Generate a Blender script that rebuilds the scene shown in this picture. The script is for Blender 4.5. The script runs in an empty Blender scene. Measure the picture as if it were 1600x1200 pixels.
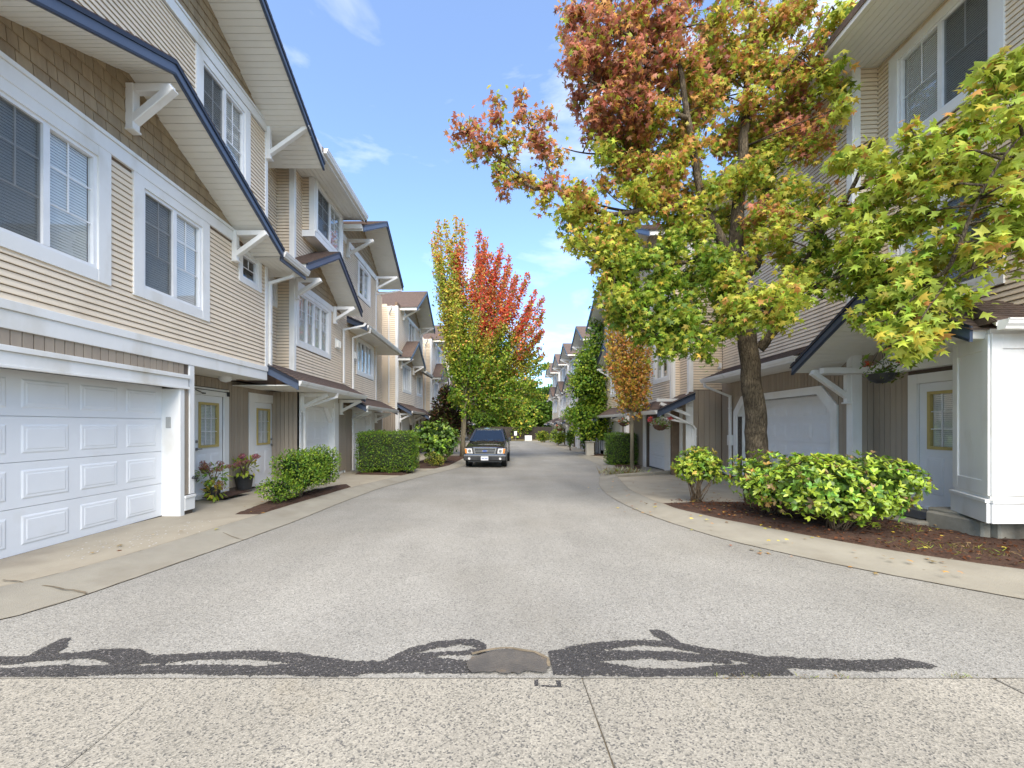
import bpy, bmesh, math, random
import numpy as np
from mathutils import Vector, Matrix

random.seed(7)
rng = np.random.default_rng(7)
S = bpy.context.scene
COL = S.collection

# ---------------------------------------------------------------- camera
CAM_H, FPX, VX, VY = 1.5, 640.0, 770.0, 665.0
cam_d = bpy.data.cameras.new('camera')
cam = bpy.data.objects.new('camera', cam_d)
COL.objects.link(cam)
cam.location = (0, 0, CAM_H)
cam.rotation_euler = (math.radians(90), 0, 0)
cam_d.sensor_width = 36.0
cam_d.lens = 36.0 * FPX / 1600.0
cam_d.shift_x = (800 - VX) / 1600.0
cam_d.shift_y = (VY - 600) / 1600.0
cam_d.clip_start = 0.05
cam_d.clip_end = 3000
S.camera = cam

# ---------------------------------------------------------------- sky, sun, exposure
SUN_EL, SUN_AZ = math.radians(46), math.radians(181)     # azimuth clockwise from +Y
world = bpy.data.worlds.new('World')
S.world = world
world.use_nodes = True
wn, wl = world.node_tree.nodes, world.node_tree.links
wn.clear()
out = wn.new('ShaderNodeOutputWorld')
bg = wn.new('ShaderNodeBackground')
sky = wn.new('ShaderNodeTexSky')
sky.sky_type = 'NISHITA'
sky.sun_disc = False
sky.sun_elevation = SUN_EL
sky.sun_rotation = SUN_AZ
sky.air_density = 1.0
sky.dust_density = 0.6
sky.ozone_density = 2.2
tc = wn.new('ShaderNodeTexCoord')
mp = wn.new('ShaderNodeMapping')
mp.inputs['Scale'].default_value = (1.0, 1.0, 3.2)
mp.inputs['Location'].default_value = (0.35, 0.1, 0.55)
nz = wn.new('ShaderNodeTexNoise')
nz.inputs['Scale'].default_value = 2.6
nz.inputs['Detail'].default_value = 7
nz.inputs['Roughness'].default_value = 0.55
nz.inputs['Distortion'].default_value = 0.4
cr = wn.new('ShaderNodeValToRGB')
cr.color_ramp.elements[0].position = 0.53
cr.color_ramp.elements[0].color = (0.05, 0.05, 0.05, 1)
cr.color_ramp.elements[1].position = 0.86
cr.color_ramp.elements[1].color = (0.6, 0.6, 0.6, 1)
cmix = wn.new('ShaderNodeMix')
cmix.data_type = 'RGBA'
cmix.inputs['B'].default_value = (6.9, 6.9, 6.9, 1)
tint = wn.new('ShaderNodeMix')
tint.data_type = 'RGBA'
tint.blend_type = 'MULTIPLY'
tint.inputs['Factor'].default_value = 1.0
tint.inputs['B'].default_value = (0.76, 1.0, 1.24, 1)
bg.inputs['Strength'].default_value = 0.106
wl.new(tc.outputs['Generated'], mp.inputs['Vector'])
wl.new(mp.outputs['Vector'], nz.inputs['Vector'])
wl.new(nz.outputs['Fac'], cr.inputs['Fac'])
wl.new(cr.outputs['Color'], cmix.inputs['Factor'])
wl.new(sky.outputs['Color'], tint.inputs['A'])
wl.new(tint.outputs['Result'], cmix.inputs['A'])
wl.new(cmix.outputs['Result'], bg.inputs['Color'])
wl.new(bg.outputs['Background'], out.inputs['Surface'])

sun_d = bpy.data.lights.new('sun', 'SUN')
sun_d.energy = 2.6
sun_d.angle = math.radians(62)
sun_d.color = (1.0, 0.93, 0.82)
sun = bpy.data.objects.new('sun', sun_d)
COL.objects.link(sun)
sdir = Vector((math.sin(SUN_AZ) * math.cos(SUN_EL), math.cos(SUN_AZ) * math.cos(SUN_EL), math.sin(SUN_EL)))
sun.rotation_euler = (-sdir).to_track_quat('-Z', 'Y').to_euler()
sun.location = (0, 0, 40)

S.view_settings.view_transform = 'Standard'
S.view_settings.look = 'None'
S.view_settings.gamma = 1.0
S.view_settings.exposure = 1.7
S.view_settings.use_curve_mapping = False
S.view_settings.use_white_balance = True
S.view_settings.white_balance_temperature = 7000
S.view_settings.white_balance_tint = 10
S.render.engine = 'CYCLES'
S.cycles.max_bounces = 8
S.cycles.transparent_max_bounces = 12

# ---------------------------------------------------------------- small helpers
GK = [(-60, 0), (6, 0), (18, -.27), (50, -.5), (80, -.6), (400, -.6)]
def g(Y):
    return float(np.interp(Y, [k[0] for k in GK], [k[1] for k in GK]))

def at(px, py, Y):
    """point of the place at distance Y seen at photo pixel (px, py)"""
    return Vector(((px - VX) * Y / FPX, Y, CAM_H + (VY - py) * Y / FPX))

WL = {}                                            # world location of every object
def wloc(o):
    return WL.get(o.name, Vector((0, 0, 0)))

def adopt(o, parent, loc):
    loc = Vector(loc)
    WL[o.name] = loc
    if parent is not None:
        o.parent = parent
        o.location = loc - wloc(parent)
    else:
        o.location = loc

def tag(o, label=None, cat=None, group=None, kind=None):
    if label: o['label'] = label
    if cat: o['category'] = cat
    if group: o['group'] = group
    if kind: o['kind'] = kind
    return o

def thing(name, loc, label, cat, group=None):
    o = bpy.data.objects.new(name, None)
    o.empty_display_size = 0.2
    COL.objects.link(o)
    adopt(o, None, loc)
    return tag(o, label, cat, group)

class Fr:
    """a wall: u runs along it, n points out of it, z up"""
    def __init__(s, ox, oy, ux, uy, nx, ny, z=0.0):
        s.o = Vector((ox, oy, z)); s.u = Vector((ux, uy, 0)).normalized(); s.n = Vector((nx, ny, 0)).normalized()
        s.ang = math.atan2(s.u.y, s.u.x)
        s.sgn = 1 if s.u.cross(s.n).z > 0 else -1
    def p(s, u, n, z):
        return s.o + s.u * u + s.n * n + Vector((0, 0, z))
    def shift(s, dn=0, dz=0):
        f = Fr(s.o.x, s.o.y, s.u.x, s.u.y, s.n.x, s.n.y, s.o.z + dz)
        f.o = f.o + s.n * dn
        return f

class MB:
    def __init__(s):
        s.v = []; s.f = []
    def add(s, pts, faces):
        b = len(s.v)
        s.v.extend([Vector(p) for p in pts])
        s.f.extend([[b + i for i in f] for f in faces])
        return s
    def hexa(s, p):
        return s.add(p, [[0, 3, 2, 1], [4, 5, 6, 7], [0, 1, 5, 4], [1, 2, 6, 5], [2, 3, 7, 6], [3, 0, 4, 7]])
    def box(s, fr, u0, u1, n0, n1, z0, z1):
        return s.hexa([fr.p(u0, n0, z0), fr.p(u1, n0, z0), fr.p(u1, n1, z0), fr.p(u0, n1, z0),
                       fr.p(u0, n0, z1), fr.p(u1, n0, z1), fr.p(u1, n1, z1), fr.p(u0, n1, z1)])
    def wbox(s, x0, x1, y0, y1, z0, z1):
        return s.box(WF, x0, x1, y0, y1, z0, z1)
    def frus(s, fr, u0, u1, z0, z1, n0, n1, inset):
        """raised panel with sloped edges"""
        i = inset
        return s.hexa([fr.p(u0, n0, z0), fr.p(u1, n0, z0), fr.p(u1, n0, z1), fr.p(u0, n0, z1),
                       fr.p(u0 + i, n1, z0 + i), fr.p(u1 - i, n1, z0 + i), fr.p(u1 - i, n1, z1 - i), fr.p(u0 + i, n1, z1 - i)])
    def prism(s, poly_a, poly_b):
        k = len(poly_a)
        return s.add(list(poly_a) + list(poly_b),
                     [list(range(k))[::-1], list(range(k, 2 * k))] + [[i, (i + 1) % k, k + (i + 1) % k, k + i] for i in range(k)])
    def uzprism(s, fr, poly, n0, n1):
        return s.prism([fr.p(u, n0, z) for u, z in poly], [fr.p(u, n1, z) for u, z in poly])
    def nzprism(s, fr, poly, u0, u1):
        return s.prism([fr.p(u0, n, z) for n, z in poly], [fr.p(u1, n, z) for n, z in poly])
    def beam(s, a, b, w, h, up=(0, 0, 1)):
        a, b = Vector(a), Vector(b)
        d = (b - a).normalized(); sx = d.cross(Vector(up))
        if sx.length < 1e-5: sx = d.cross(Vector((0, 1, 0)))
        sx.normalize(); sy = sx.cross(d).normalized()
        q = [(-1, -1), (1, -1), (1, 1), (-1, 1)]
        return s.hexa([a + sx * w / 2 * i + sy * h / 2 * j for i, j in q] + [b + sx * w / 2 * i + sy * h / 2 * j for i, j in q])
    def tube(s, pts, rad, k=8, caps=True):
        pts = [Vector(p) for p in pts]
        if not isinstance(rad, (list, tuple)): rad = [rad] * len(pts)
        rings = []
        prev = None
        b = len(s.v)
        for i, p in enumerate(pts):
            d = (pts[min(i + 1, len(pts) - 1)] - pts[max(i - 1, 0)])
            d = d.normalized() if d.length > 1e-9 else Vector((0, 0, 1))
            ref = prev if prev is not None else (Vector((1, 0, 0)) if abs(d.x) < .9 else Vector((0, 1, 0)))
            x = (ref - d * ref.dot(d))
            x = x.normalized() if x.length > 1e-6 else d.orthogonal().normalized()
            prev = x
            y = d.cross(x)
            for j in range(k):
                a = 2 * math.pi * j / k
                s.v.append(p + (x * math.cos(a) + y * math.sin(a)) * rad[i])
        for i in range(len(pts) - 1):
            for j in range(k):
                s.f.append([b + i * k + j, b + i * k + (j + 1) % k, b + (i + 1) * k + (j + 1) % k, b + (i + 1) * k + j])
        if caps:
            s.f.append([b + j for j in range(k)][::-1])
            s.f.append([b + (len(pts) - 1) * k + j for j in range(k)])
        return s
    def lathe(s, c, prof, k=20):
        c = Vector(c); b = len(s.v)
        for r, z in prof:
            for j in range(k):
                a = 2 * math.pi * j / k
                s.v.append(c + Vector((r * math.cos(a), r * math.sin(a), z)))
        for i in range(len(prof) - 1):
            for j in range(k):
                s.f.append([b + i * k + j, b + i * k + (j + 1) % k, b + (i + 1) * k + (j + 1) % k, b + (i + 1) * k + j])
        s.f.append([b + j for j in range(k)][::-1]); s.f.append([b + (len(prof) - 1) * k + j for j in range(k)])
        return s
    def build(s, name, mat, parent=None, loc=None, smooth=False, recalc=True, bevel=0):
        if loc is None: loc = wloc(parent) if parent is not None else Vector((0, 0, 0))
        loc = Vector(loc)
        me = bpy.data.meshes.new(name)
        me.from_pydata([tuple(v - loc) for v in s.v], [], s.f)
        if recalc or bevel:
            bm = bmesh.new(); bm.from_mesh(me)
            if bevel:
                bmesh.ops.bevel(bm, geom=bm.edges[:], offset=bevel, segments=1, affect='EDGES')
            bmesh.ops.recalc_face_normals(bm, faces=bm.faces[:])
            bm.to_mesh(me); bm.free()
        if smooth:
            me.polygons.foreach_set('use_smooth', [True] * len(me.polygons))
        if mat is not None: me.materials.append(mat)
        o = bpy.data.objects.new(name, me)
        COL.objects.link(o)
        adopt(o, parent, loc)
        return o

WF = Fr(0, 0, 1, 0, 0, 1)

# ---------------------------------------------------------------- materials
def newmat(name):
    m = bpy.data.materials.new(name); m.use_nodes = True
    nt = m.node_tree
    return m, nt, nt.nodes['Principled BSDF']

def mat(name, c1, c2=None, scale=6.0, rough=0.6, bump=0.0, bscale=40.0, detail=5, stretch=(1, 1, 1), spec=0.5, metal=0.0, lo=0.35, hi=0.65, dirt=None, rand=0.0):
    """plain weathered surface: two tones mixed by world-space noise, fine bump, optional stains, per-object tone shift"""
    m, nt, b = newmat(name)
    N, L = nt.nodes, nt.links
    b.inputs['Roughness'].default_value = rough
    b.inputs['Specular IOR Level'].default_value = spec
    b.inputs['Metallic'].default_value = metal
    geo = N.new('ShaderNodeNewGeometry')
    mpn = N.new('ShaderNodeMapping'); mpn.inputs['Scale'].default_value = stretch
    L.new(geo.outputs['Position'], mpn.inputs['Vector'])
    col = None
    if c2 is None: c2 = tuple(min(1, x * 0.9) for x in c1)
    n1 = N.new('ShaderNodeTexNoise'); n1.inputs['Scale'].default_value = scale; n1.inputs['Detail'].default_value = detail
    n1.inputs['Roughness'].default_value = 0.65
    L.new(mpn.outputs['Vector'], n1.inputs['Vector'])
    r1 = N.new('ShaderNodeValToRGB')
    r1.color_ramp.elements[0].position = lo; r1.color_ramp.elements[0].color = (*c1, 1)
    r1.color_ramp.elements[1].position = hi; r1.color_ramp.elements[1].color = (*c2, 1)
    L.new(n1.outputs['Fac'], r1.inputs['Fac'])
    col = r1.outputs['Color']
    if dirt:
        dc, dscale, d0, d1 = dirt
        n2 = N.new('ShaderNodeTexNoise'); n2.inputs['Scale'].default_value = dscale; n2.inputs['Detail'].default_value = 6
        L.new(mpn.outputs['Vector'], n2.inputs['Vector'])
        mr = N.new('ShaderNodeMapRange'); mr.inputs['From Min'].default_value = d0; mr.inputs['From Max'].default_value = d1
        L.new(n2.outputs['Fac'], mr.inputs['Value'])
        mx = N.new('ShaderNodeMix'); mx.data_type = 'RGBA'; mx.inputs['B'].default_value = (*dc, 1)
        L.new(mr.outputs['Result'], mx.inputs['Factor']); L.new(col, mx.inputs['A'])
        col = mx.outputs['Result']
    if rand:
        oi = N.new('ShaderNodeObjectInfo')
        mr2 = N.new('ShaderNodeMapRange'); mr2.inputs['To Min'].default_value = 1 - rand; mr2.inputs['To Max'].default_value = 1 + rand
        L.new(oi.outputs['Random'], mr2.inputs['Value'])
        hs = N.new('ShaderNodeHueSaturation'); L.new(mr2.outputs['Result'], hs.inputs['Value']); L.new(col, hs.inputs['Color'])
        col = hs.outputs['Color']
    L.new(col, b.inputs['Base Color'])
    if bump:
        n3 = N.new('ShaderNodeTexNoise'); n3.inputs['Scale'].default_value = bscale; n3.inputs['Detail'].default_value = 4
        L.new(mpn.outputs['Vector'], n3.inputs['Vector'])
        bp = N.new('ShaderNodeBump'); bp.inputs['Strength'].default_value = bump; bp.inputs['Distance'].default_value = 0.01
        L.new(n3.outputs['Fac'], bp.inputs['Height']); L.new(bp.outputs['Normal'], b.inputs['Normal'])
    return m

def speckle_mat(name, base, tones, vscale, rough=0.85, bump=0.4, patch=None):
    """stone-chip surface: voronoi grains of several tones, soft large patches"""
    m, nt, b = newmat(name)
    N, L = nt.nodes, nt.links
    b.inputs['Roughness'].default_value = rough
    b.inputs['Specular IOR Level'].default_value = 0.3
    geo = N.new('ShaderNodeNewGeometry')
    v = N.new('ShaderNodeTexVoronoi'); v.inputs['Scale'].default_value = vscale
    L.new(geo.outputs['Position'], v.inputs['Vector'])
    sp = N.new('ShaderNodeSeparateColor'); L.new(v.outputs['Color'], sp.inputs['Color'])
    r = N.new('ShaderNodeValToRGB'); r.color_ramp.interpolation = 'CONSTANT'
    els = r.color_ramp.elements
    els[0].position = 0; els[0].color = (*tones[0][1], 1)
    els[1].position = tones[1][0]; els[1].color = (*tones[1][1], 1)
    for p, c in tones[2:]:
        e = els.new(p); e.color = (*c, 1)
    L.new(sp.outputs['Red'], r.inputs['Fac'])
    n = N.new('ShaderNodeTexNoise'); n.inputs['Scale'].default_value = 0.7; n.inputs['Detail'].default_value = 7; n.inputs['Roughness'].default_value = 0.6
    L.new(geo.outputs['Position'], n.inputs['Vector'])
    mr = N.new('ShaderNodeMapRange'); mr.inputs['From Min'].default_value = 0.3; mr.inputs['From Max'].default_value = 0.72
    mr.inputs['To Min'].default_value = 0.80; mr.inputs['To Max'].default_value = 1.13
    L.new(n.outputs['Fac'], mr.inputs['Value'])
    hs = N.new('ShaderNodeHueSaturation'); L.new(mr.outputs['Result'], hs.inputs['Value']); L.new(r.outputs['Color'], hs.inputs['Color'])
    mx = N.new('ShaderNodeMix'); mx.data_type = 'RGBA'; mx.inputs['A'].default_value = (*base, 1)
    mx.inputs['Factor'].default_value = 0.75
    L.new(hs.outputs['Color'], mx.inputs['B'])
    col = mx.outputs['Result']
    if patch:
        n2 = N.new('ShaderNodeTexNoise'); n2.inputs['Scale'].default_value = patch[1]; n2.inputs['Detail'].default_value = 6
        L.new(geo.outputs['Position'], n2.inputs['Vector'])
        m2 = N.new('ShaderNodeMapRange'); m2.inputs['From Min'].default_value = patch[2]; m2.inputs['From Max'].default_value = patch[3]; m2.inputs['To Max'].default_value = patch[4]
        L.new(n2.outputs['Fac'], m2.inputs['Value'])
        mx2 = N.new('ShaderNodeMix'); mx2.data_type = 'RGBA'; mx2.inputs['B'].default_value = (*patch[0], 1)
        L.new(m2.outputs['Result'], mx2.inputs['Factor']); L.new(col, mx2.inputs['A'])
        col = mx2.outputs['Result']
    mps = N.new('ShaderNodeMapping'); mps.inputs['Scale'].default_value = (1.0, .10, 1)
    L.new(geo.outputs['Position'], mps.inputs['Vector'])
    n4 = N.new('ShaderNodeTexNoise'); n4.inputs['Scale'].default_value = 1.3; n4.inputs['Detail'].default_value = 4
    L.new(mps.outputs['Vector'], n4.inputs['Vector'])
    m4 = N.new('ShaderNodeMapRange'); m4.inputs['From Min'].default_value = .3; m4.inputs['From Max'].default_value = .7; m4.inputs['To Min'].default_value = .91; m4.inputs['To Max'].default_value = 1.07
    L.new(n4.outputs['Fac'], m4.inputs['Value'])
    h4 = N.new('ShaderNodeHueSaturation'); L.new(m4.outputs['Result'], h4.inputs['Value']); L.new(col, h4.inputs['Color'])
    col = h4.outputs['Color']
    L.new(col, b.inputs['Base Color'])
    bp = N.new('ShaderNodeBump'); bp.inputs['Strength'].default_value = bump; bp.inputs['Distance'].default_value = 0.006
    L.new(v.outputs['Distance'], bp.inputs['Height']); L.new(bp.outputs['Normal'], b.inputs['Normal'])
    return m

def leaf_mat(name, trans=0.48, rough=0.5, spec=0.3):
    m, nt, b = newmat(name)
    N, L = nt.nodes, nt.links
    at_ = N.new('ShaderNodeAttribute'); at_.attribute_name = 'leafcol'
    L.new(at_.outputs['Color'], b.inputs['Base Color'])
    b.inputs['Roughness'].default_value = rough
    b.inputs['Specular IOR Level'].default_value = spec
    tr = N.new('ShaderNodeBsdfTranslucent')
    L.new(at_.outputs['Color'], tr.inputs['Color'])
    mx = N.new('ShaderNodeMixShader'); mx.inputs['Fac'].default_value = trans
    L.new(b.outputs['BSDF'], mx.inputs[1]); L.new(tr.outputs['BSDF'], mx.inputs[2])
    L.new(mx.outputs['Shader'], N['Material Output'].inputs['Surface'])
    return m

def glass_mat(name, tint=(0.95, 0.96, 0.95), extra=0.13):
    m, nt, b = newmat(name)
    N, L = nt.nodes, nt.links
    N.remove(b)
    t = N.new('ShaderNodeBsdfTransparent'); t.inputs['Color'].default_value = (*tint, 1)
    gl = N.new('ShaderNodeBsdfGlossy'); gl.inputs['Roughness'].default_value = 0.015
    lw = N.new('ShaderNodeLayerWeight'); lw.inputs['Blend'].default_value = 0.5
    pw = N.new('ShaderNodeMath'); pw.operation = 'POWER'; pw.inputs[1].default_value = 4.0
    L.new(lw.outputs['Facing'], pw.inputs[0])
    nz_ = N.new('ShaderNodeTexNoise'); nz_.inputs['Scale'].default_value = 1.3
    bp = N.new('ShaderNodeBump'); bp.inputs['Strength'].default_value = 0.03; bp.inputs['Distance'].default_value = 0.05
    geo = N.new('ShaderNodeNewGeometry'); L.new(geo.outputs['Position'], nz_.inputs['Vector'])
    L.new(nz_.outputs['Fac'], bp.inputs['Height']); L.new(bp.outputs['Normal'], gl.inputs['Normal'])
    ad = N.new('ShaderNodeMath'); ad.operation = 'ADD'; ad.inputs[1].default_value = extra; ad.use_clamp = True
    L.new(pw.outputs[0], ad.inputs[0])
    mx = N.new('ShaderNodeMixShader')
    L.new(ad.outputs[0], mx.inputs['Fac']); L.new(t.outputs[0], mx.inputs[1]); L.new(gl.outputs[0], mx.inputs[2])
    L.new(mx.outputs[0], N['Material Output'].inputs['Surface'])
    return m

def screen_mat():
    m, nt, b = newmat('insect_screen'); N, L = nt.nodes, nt.links
    b.inputs['Base Color'].default_value = (.05, .055, .055, 1); b.inputs['Roughness'].default_value = .9
    t = N.new('ShaderNodeBsdfTransparent'); mx = N.new('ShaderNodeMixShader'); mx.inputs['Fac'].default_value = .5
    L.new(t.outputs[0], mx.inputs[1]); L.new(b.outputs[0], mx.inputs[2]); L.new(mx.outputs[0], N['Material Output'].inputs['Surface'])
    return m

M = {}
M['siding'] = mat('cream_siding', (0.79, 0.66, 0.50), (0.76, 0.63, 0.47), 3, 0.55, 0.06, 60, stretch=(1, 1, .35), dirt=((0.56, 0.45, 0.335), 1.5, 0.55, 0.85), rand=0.025)
M['lap_shade'] = mat('lap_shade_backing', (0.20, 0.135, 0.09), (0.16, 0.11, 0.075), 5, 0.95)  # backing darkened: shade under each siding lap is put into its colour
M['tanback'] = mat('tan_board_joints', (0.12, 0.09, 0.068), None, 5, 0.95)
M['screen'] = screen_mat()
M['tan'] = mat('tan_boards', (0.36, 0.295, 0.225), (0.32, 0.26, 0.20), 4, 0.7, 0.25, 55, stretch=(1, 1, .15), rand=0.05)
M['shake'] = mat('wall_shingles', (0.36, 0.27, 0.165), (0.28, 0.205, 0.125), 9, 0.75, 0.4, 50, stretch=(1, 1, .12), rand=0.10)
M['white'] = mat('white_trim', (0.80, 0.79, 0.765), (0.76, 0.75, 0.72), 2.5, 0.5, 0.04, 40, dirt=((0.60, 0.56, 0.48), 2.3, 0.56, 0.85), stretch=(1, 1, .5))
M['door_white'] = mat('white_door', (0.80, 0.81, 0.82), (0.77, 0.78, 0.79), 2.0, 0.42, 0.05, 90, dirt=((0.66, 0.64, 0.6), 1.6, 0.62, 0.9))
M['vinyl'] = mat('white_vinyl', (0.82, 0.82, 0.82), None, 3, 0.35)
M['soffit'] = mat('soffit_boards', (0.80, 0.78, 0.72), (0.76, 0.74, 0.68), 2, 0.6, 0.05, 40)
M['navy'] = mat('navy_fascia', (0.068, 0.092, 0.145), (0.056, 0.078, 0.125), 3, 0.38, 0.08, 30, spec=0.6)
M['navy_edge'] = mat('navy_edge', (0.012, 0.018, 0.035), None, 3, 0.5)
M['roof'] = mat('roof_shingles', (0.17, 0.115, 0.09), (0.085, 0.06, 0.05), 14, 0.9, 0.6, 120, rand=0.08)
M['gutter'] = mat('gutter_white', (0.78, 0.77, 0.74), (0.72, 0.70, 0.66), 2, 0.4, dirt=((0.5, 0.47, 0.4), 3.0, 0.62, 0.85))
M['dark'] = mat('dark_interior', (0.03, 0.032, 0.035), (0.05, 0.05, 0.05), 2, 0.8)
M['blind'] = mat('blind_slats', (0.84, 0.84, 0.81), (0.80, 0.80, 0.77), 3, 0.6)
M['curtain'] = mat('curtain_cloth', (0.62, 0.63, 0.60), (0.5, 0.5, 0.48), 5, 0.9, stretch=(6, 6, .3))
M['glass'] = glass_mat('window_glass')
M['brass'] = mat('yellowed_frame', (0.52, 0.40, 0.14), (0.47, 0.36, 0.13), 5, 0.5)
M['black'] = mat('black_metal', (0.015, 0.015, 0.016), None, 5, 0.4)
M['blackplastic'] = mat('black_plastic', (0.02, 0.02, 0.022), (0.03, 0.03, 0.03), 6, 0.5)
M['steel'] = mat('grey_metal', (0.32, 0.32, 0.32), None, 5, 0.35, metal=0.8)
M['grey'] = mat('grey_plastic', (0.36, 0.36, 0.34), None, 5, 0.5)
M['paper'] = mat('paper', (0.75, 0.75, 0.72), (0.5, 0.5, 0.5), 60, 0.8)
M['concrete'] = mat('concrete', (0.38, 0.335, 0.255), (0.30, 0.26, 0.195), 1.6, 0.9, 0.35, 90, detail=9, lo=0.3, hi=0.7, dirt=((0.24, 0.20, 0.15), 0.8, 0.55, 0.80))
M['curb'] = mat('curb_concrete', (0.285, 0.265, 0.215), (0.23, 0.21, 0.17), 2.2, 0.9, 0.5, 120, detail=10, lo=0.3, hi=0.7, dirt=((0.19, 0.165, 0.125), 1.5, 0.56, 0.82))
M['foundation'] = mat('foundation_concrete', (0.30, 0.28, 0.23), (0.22, 0.20, 0.16), 4, 0.95, 0.5, 60, dirt=((0.14, 0.13, 0.10), 2.5, 0.5, 0.8))
M['asphalt'] = speckle_mat('old_asphalt', (0.25, 0.24, 0.215), [(0, (0.12, 0.116, 0.106)), (0.16, (0.228, 0.22, 0.198)), (0.5, (0.27, 0.26, 0.234)), (0.85, (0.345, 0.332, 0.30))], 115, patch=((0.19, 0.175, 0.145), 0.45, 0.48, 0.85, 0.75))
M['aggregate'] = speckle_mat('exposed_aggregate', (0.27, 0.25, 0.21), [(0, (0.06, 0.06, 0.06)), (0.10, (0.16, 0.15, 0.125)), (0.28, (0.26, 0.24, 0.20)), (0.62, (0.315, 0.29, 0.24)), (0.88, (0.37, 0.34, 0.28))], 120, bump=0.3, patch=((0.30, 0.24, 0.15), 1.1, 0.6, 0.85, 0.6))
M['tar'] = speckle_mat('crack_sealant', (0.058, 0.055, 0.054), [(0, (0.036, 0.034, 0.034)), (0.4, (0.055, 0.052, 0.051)), (0.8, (0.08, 0.076, 0.073)), (0.945, (0.22, 0.20, 0.19))], 120, rough=0.7, bump=0.5)
M['patch'] = mat('asphalt_patch', (0.075, 0.07, 0.065), (0.11, 0.098, 0.085), 7, 0.9, 0.6, 110, dirt=((0.22, 0.14, 0.07), 7.0, 0.6, 0.8), spec=.2)
M['crack'] = mat('crack_dirt', (0.12, 0.095, 0.06), (0.19, 0.15, 0.10), 20, 0.95)
M['mulch'] = mat('bark_mulch', (0.085, 0.040, 0.022), (0.026, 0.012, 0.007), 38, 0.95, 1.0, 70, detail=8, lo=0.3, hi=0.68)
M['soil'] = mat('far_ground', (0.10, 0.10, 0.05), (0.14, 0.11, 0.06), 1.5, 0.95)
def bark_mat():
    m, nt, b = newmat('bark'); N, L = nt.nodes, nt.links
    b.inputs['Roughness'].default_value = 0.95; b.inputs['Specular IOR Level'].default_value = 0.2
    geo = N.new('ShaderNodeNewGeometry'); mpn = N.new('ShaderNodeMapping'); mpn.inputs['Scale'].default_value = (1, 1, .22)
    L.new(geo.outputs['Position'], mpn.inputs['Vector'])
    nd = N.new('ShaderNodeTexNoise'); nd.inputs['Scale'].default_value = 14; nd.inputs['Detail'].default_value = 5
    L.new(mpn.outputs['Vector'], nd.inputs['Vector'])
    ad = N.new('ShaderNodeMix'); ad.data_type = 'RGBA'; ad.blend_type = 'ADD'; ad.inputs['Factor'].default_value = .16
    L.new(mpn.outputs['Vector'], ad.inputs['A']); L.new(nd.outputs['Color'], ad.inputs['B'])
    vo = N.new('ShaderNodeTexVoronoi'); vo.feature = 'DISTANCE_TO_EDGE'; vo.inputs['Scale'].default_value = 26
    L.new(ad.outputs['Result'], vo.inputs['Vector'])
    r = N.new('ShaderNodeValToRGB'); e = r.color_ramp.elements
    e[0].position = 0.0; e[0].color = (.045, .034, .023, 1); e[1].position = .16; e[1].color = (.135, .105, .07, 1)
    L.new(vo.outputs['Distance'], r.inputs['Fac'])
    n2 = N.new('ShaderNodeTexNoise'); n2.inputs['Scale'].default_value = 5; n2.inputs['Detail'].default_value = 8
    L.new(geo.outputs['Position'], n2.inputs['Vector'])
    mr = N.new('ShaderNodeMapRange'); mr.inputs['From Min'].default_value = .3; mr.inputs['From Max'].default_value = .7; mr.inputs['To Min'].default_value = .55; mr.inputs['To Max'].default_value = 1.35
    L.new(n2.outputs['Fac'], mr.inputs['Value'])
    hs = N.new('ShaderNodeHueSaturation'); L.new(r.outputs['Color'], hs.inputs['Color']); L.new(mr.outputs['Result'], hs.inputs['Value'])
    L.new(hs.outputs['Color'], b.inputs['Base Color'])
    bp = N.new('ShaderNodeBump'); bp.inputs['Strength'].default_value = 1.0; bp.inputs['Distance'].default_value = .03
    L.new(vo.outputs['Distance'], bp.inputs['Height']); L.new(bp.outputs['Normal'], b.inputs['Normal'])
    return m
M['bark'] = bark_mat()
M['greybark'] = mat('grey_bark', (0.24, 0.21, 0.14), (0.15, 0.125, 0.085), 8, 0.9, 0.6, 30, stretch=(1, 1, .3))
M['stem'] = mat('shrub_stems', (0.16, 0.11, 0.065), (0.09, 0.06, 0.035), 12, 0.9)
M['leaf'] = leaf_mat('leaves')
M['leafgloss'] = leaf_mat('glossy_leaves', 0.22, 0.38, 0.45)
M['leafflat'] = leaf_mat('petals', 0.3, 0.8, 0.1)
M['fence'] = mat('dark_fence', (0.045, 0.036, 0.028), (0.028, 0.022, 0.018), 6, 0.9, 0.3, 40, stretch=(1, 1, .2), rand=0.2)
# ---------------------------------------------------------------- the ground
def smooth_edge(pts, ys, win=0.8):
    P = sorted([(y, x) for x, y in pts])
    yy = [p[0] for p in P]; xx = [p[1] for p in P]
    res = []
    for y in ys:
        s = np.linspace(y - win, y + win, 15)
        w = 1 - np.abs(np.linspace(-1, 1, 15)) * .9
        res.append(float((np.interp(s, yy, xx) * w).sum() / w.sum()))
    return res

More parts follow.
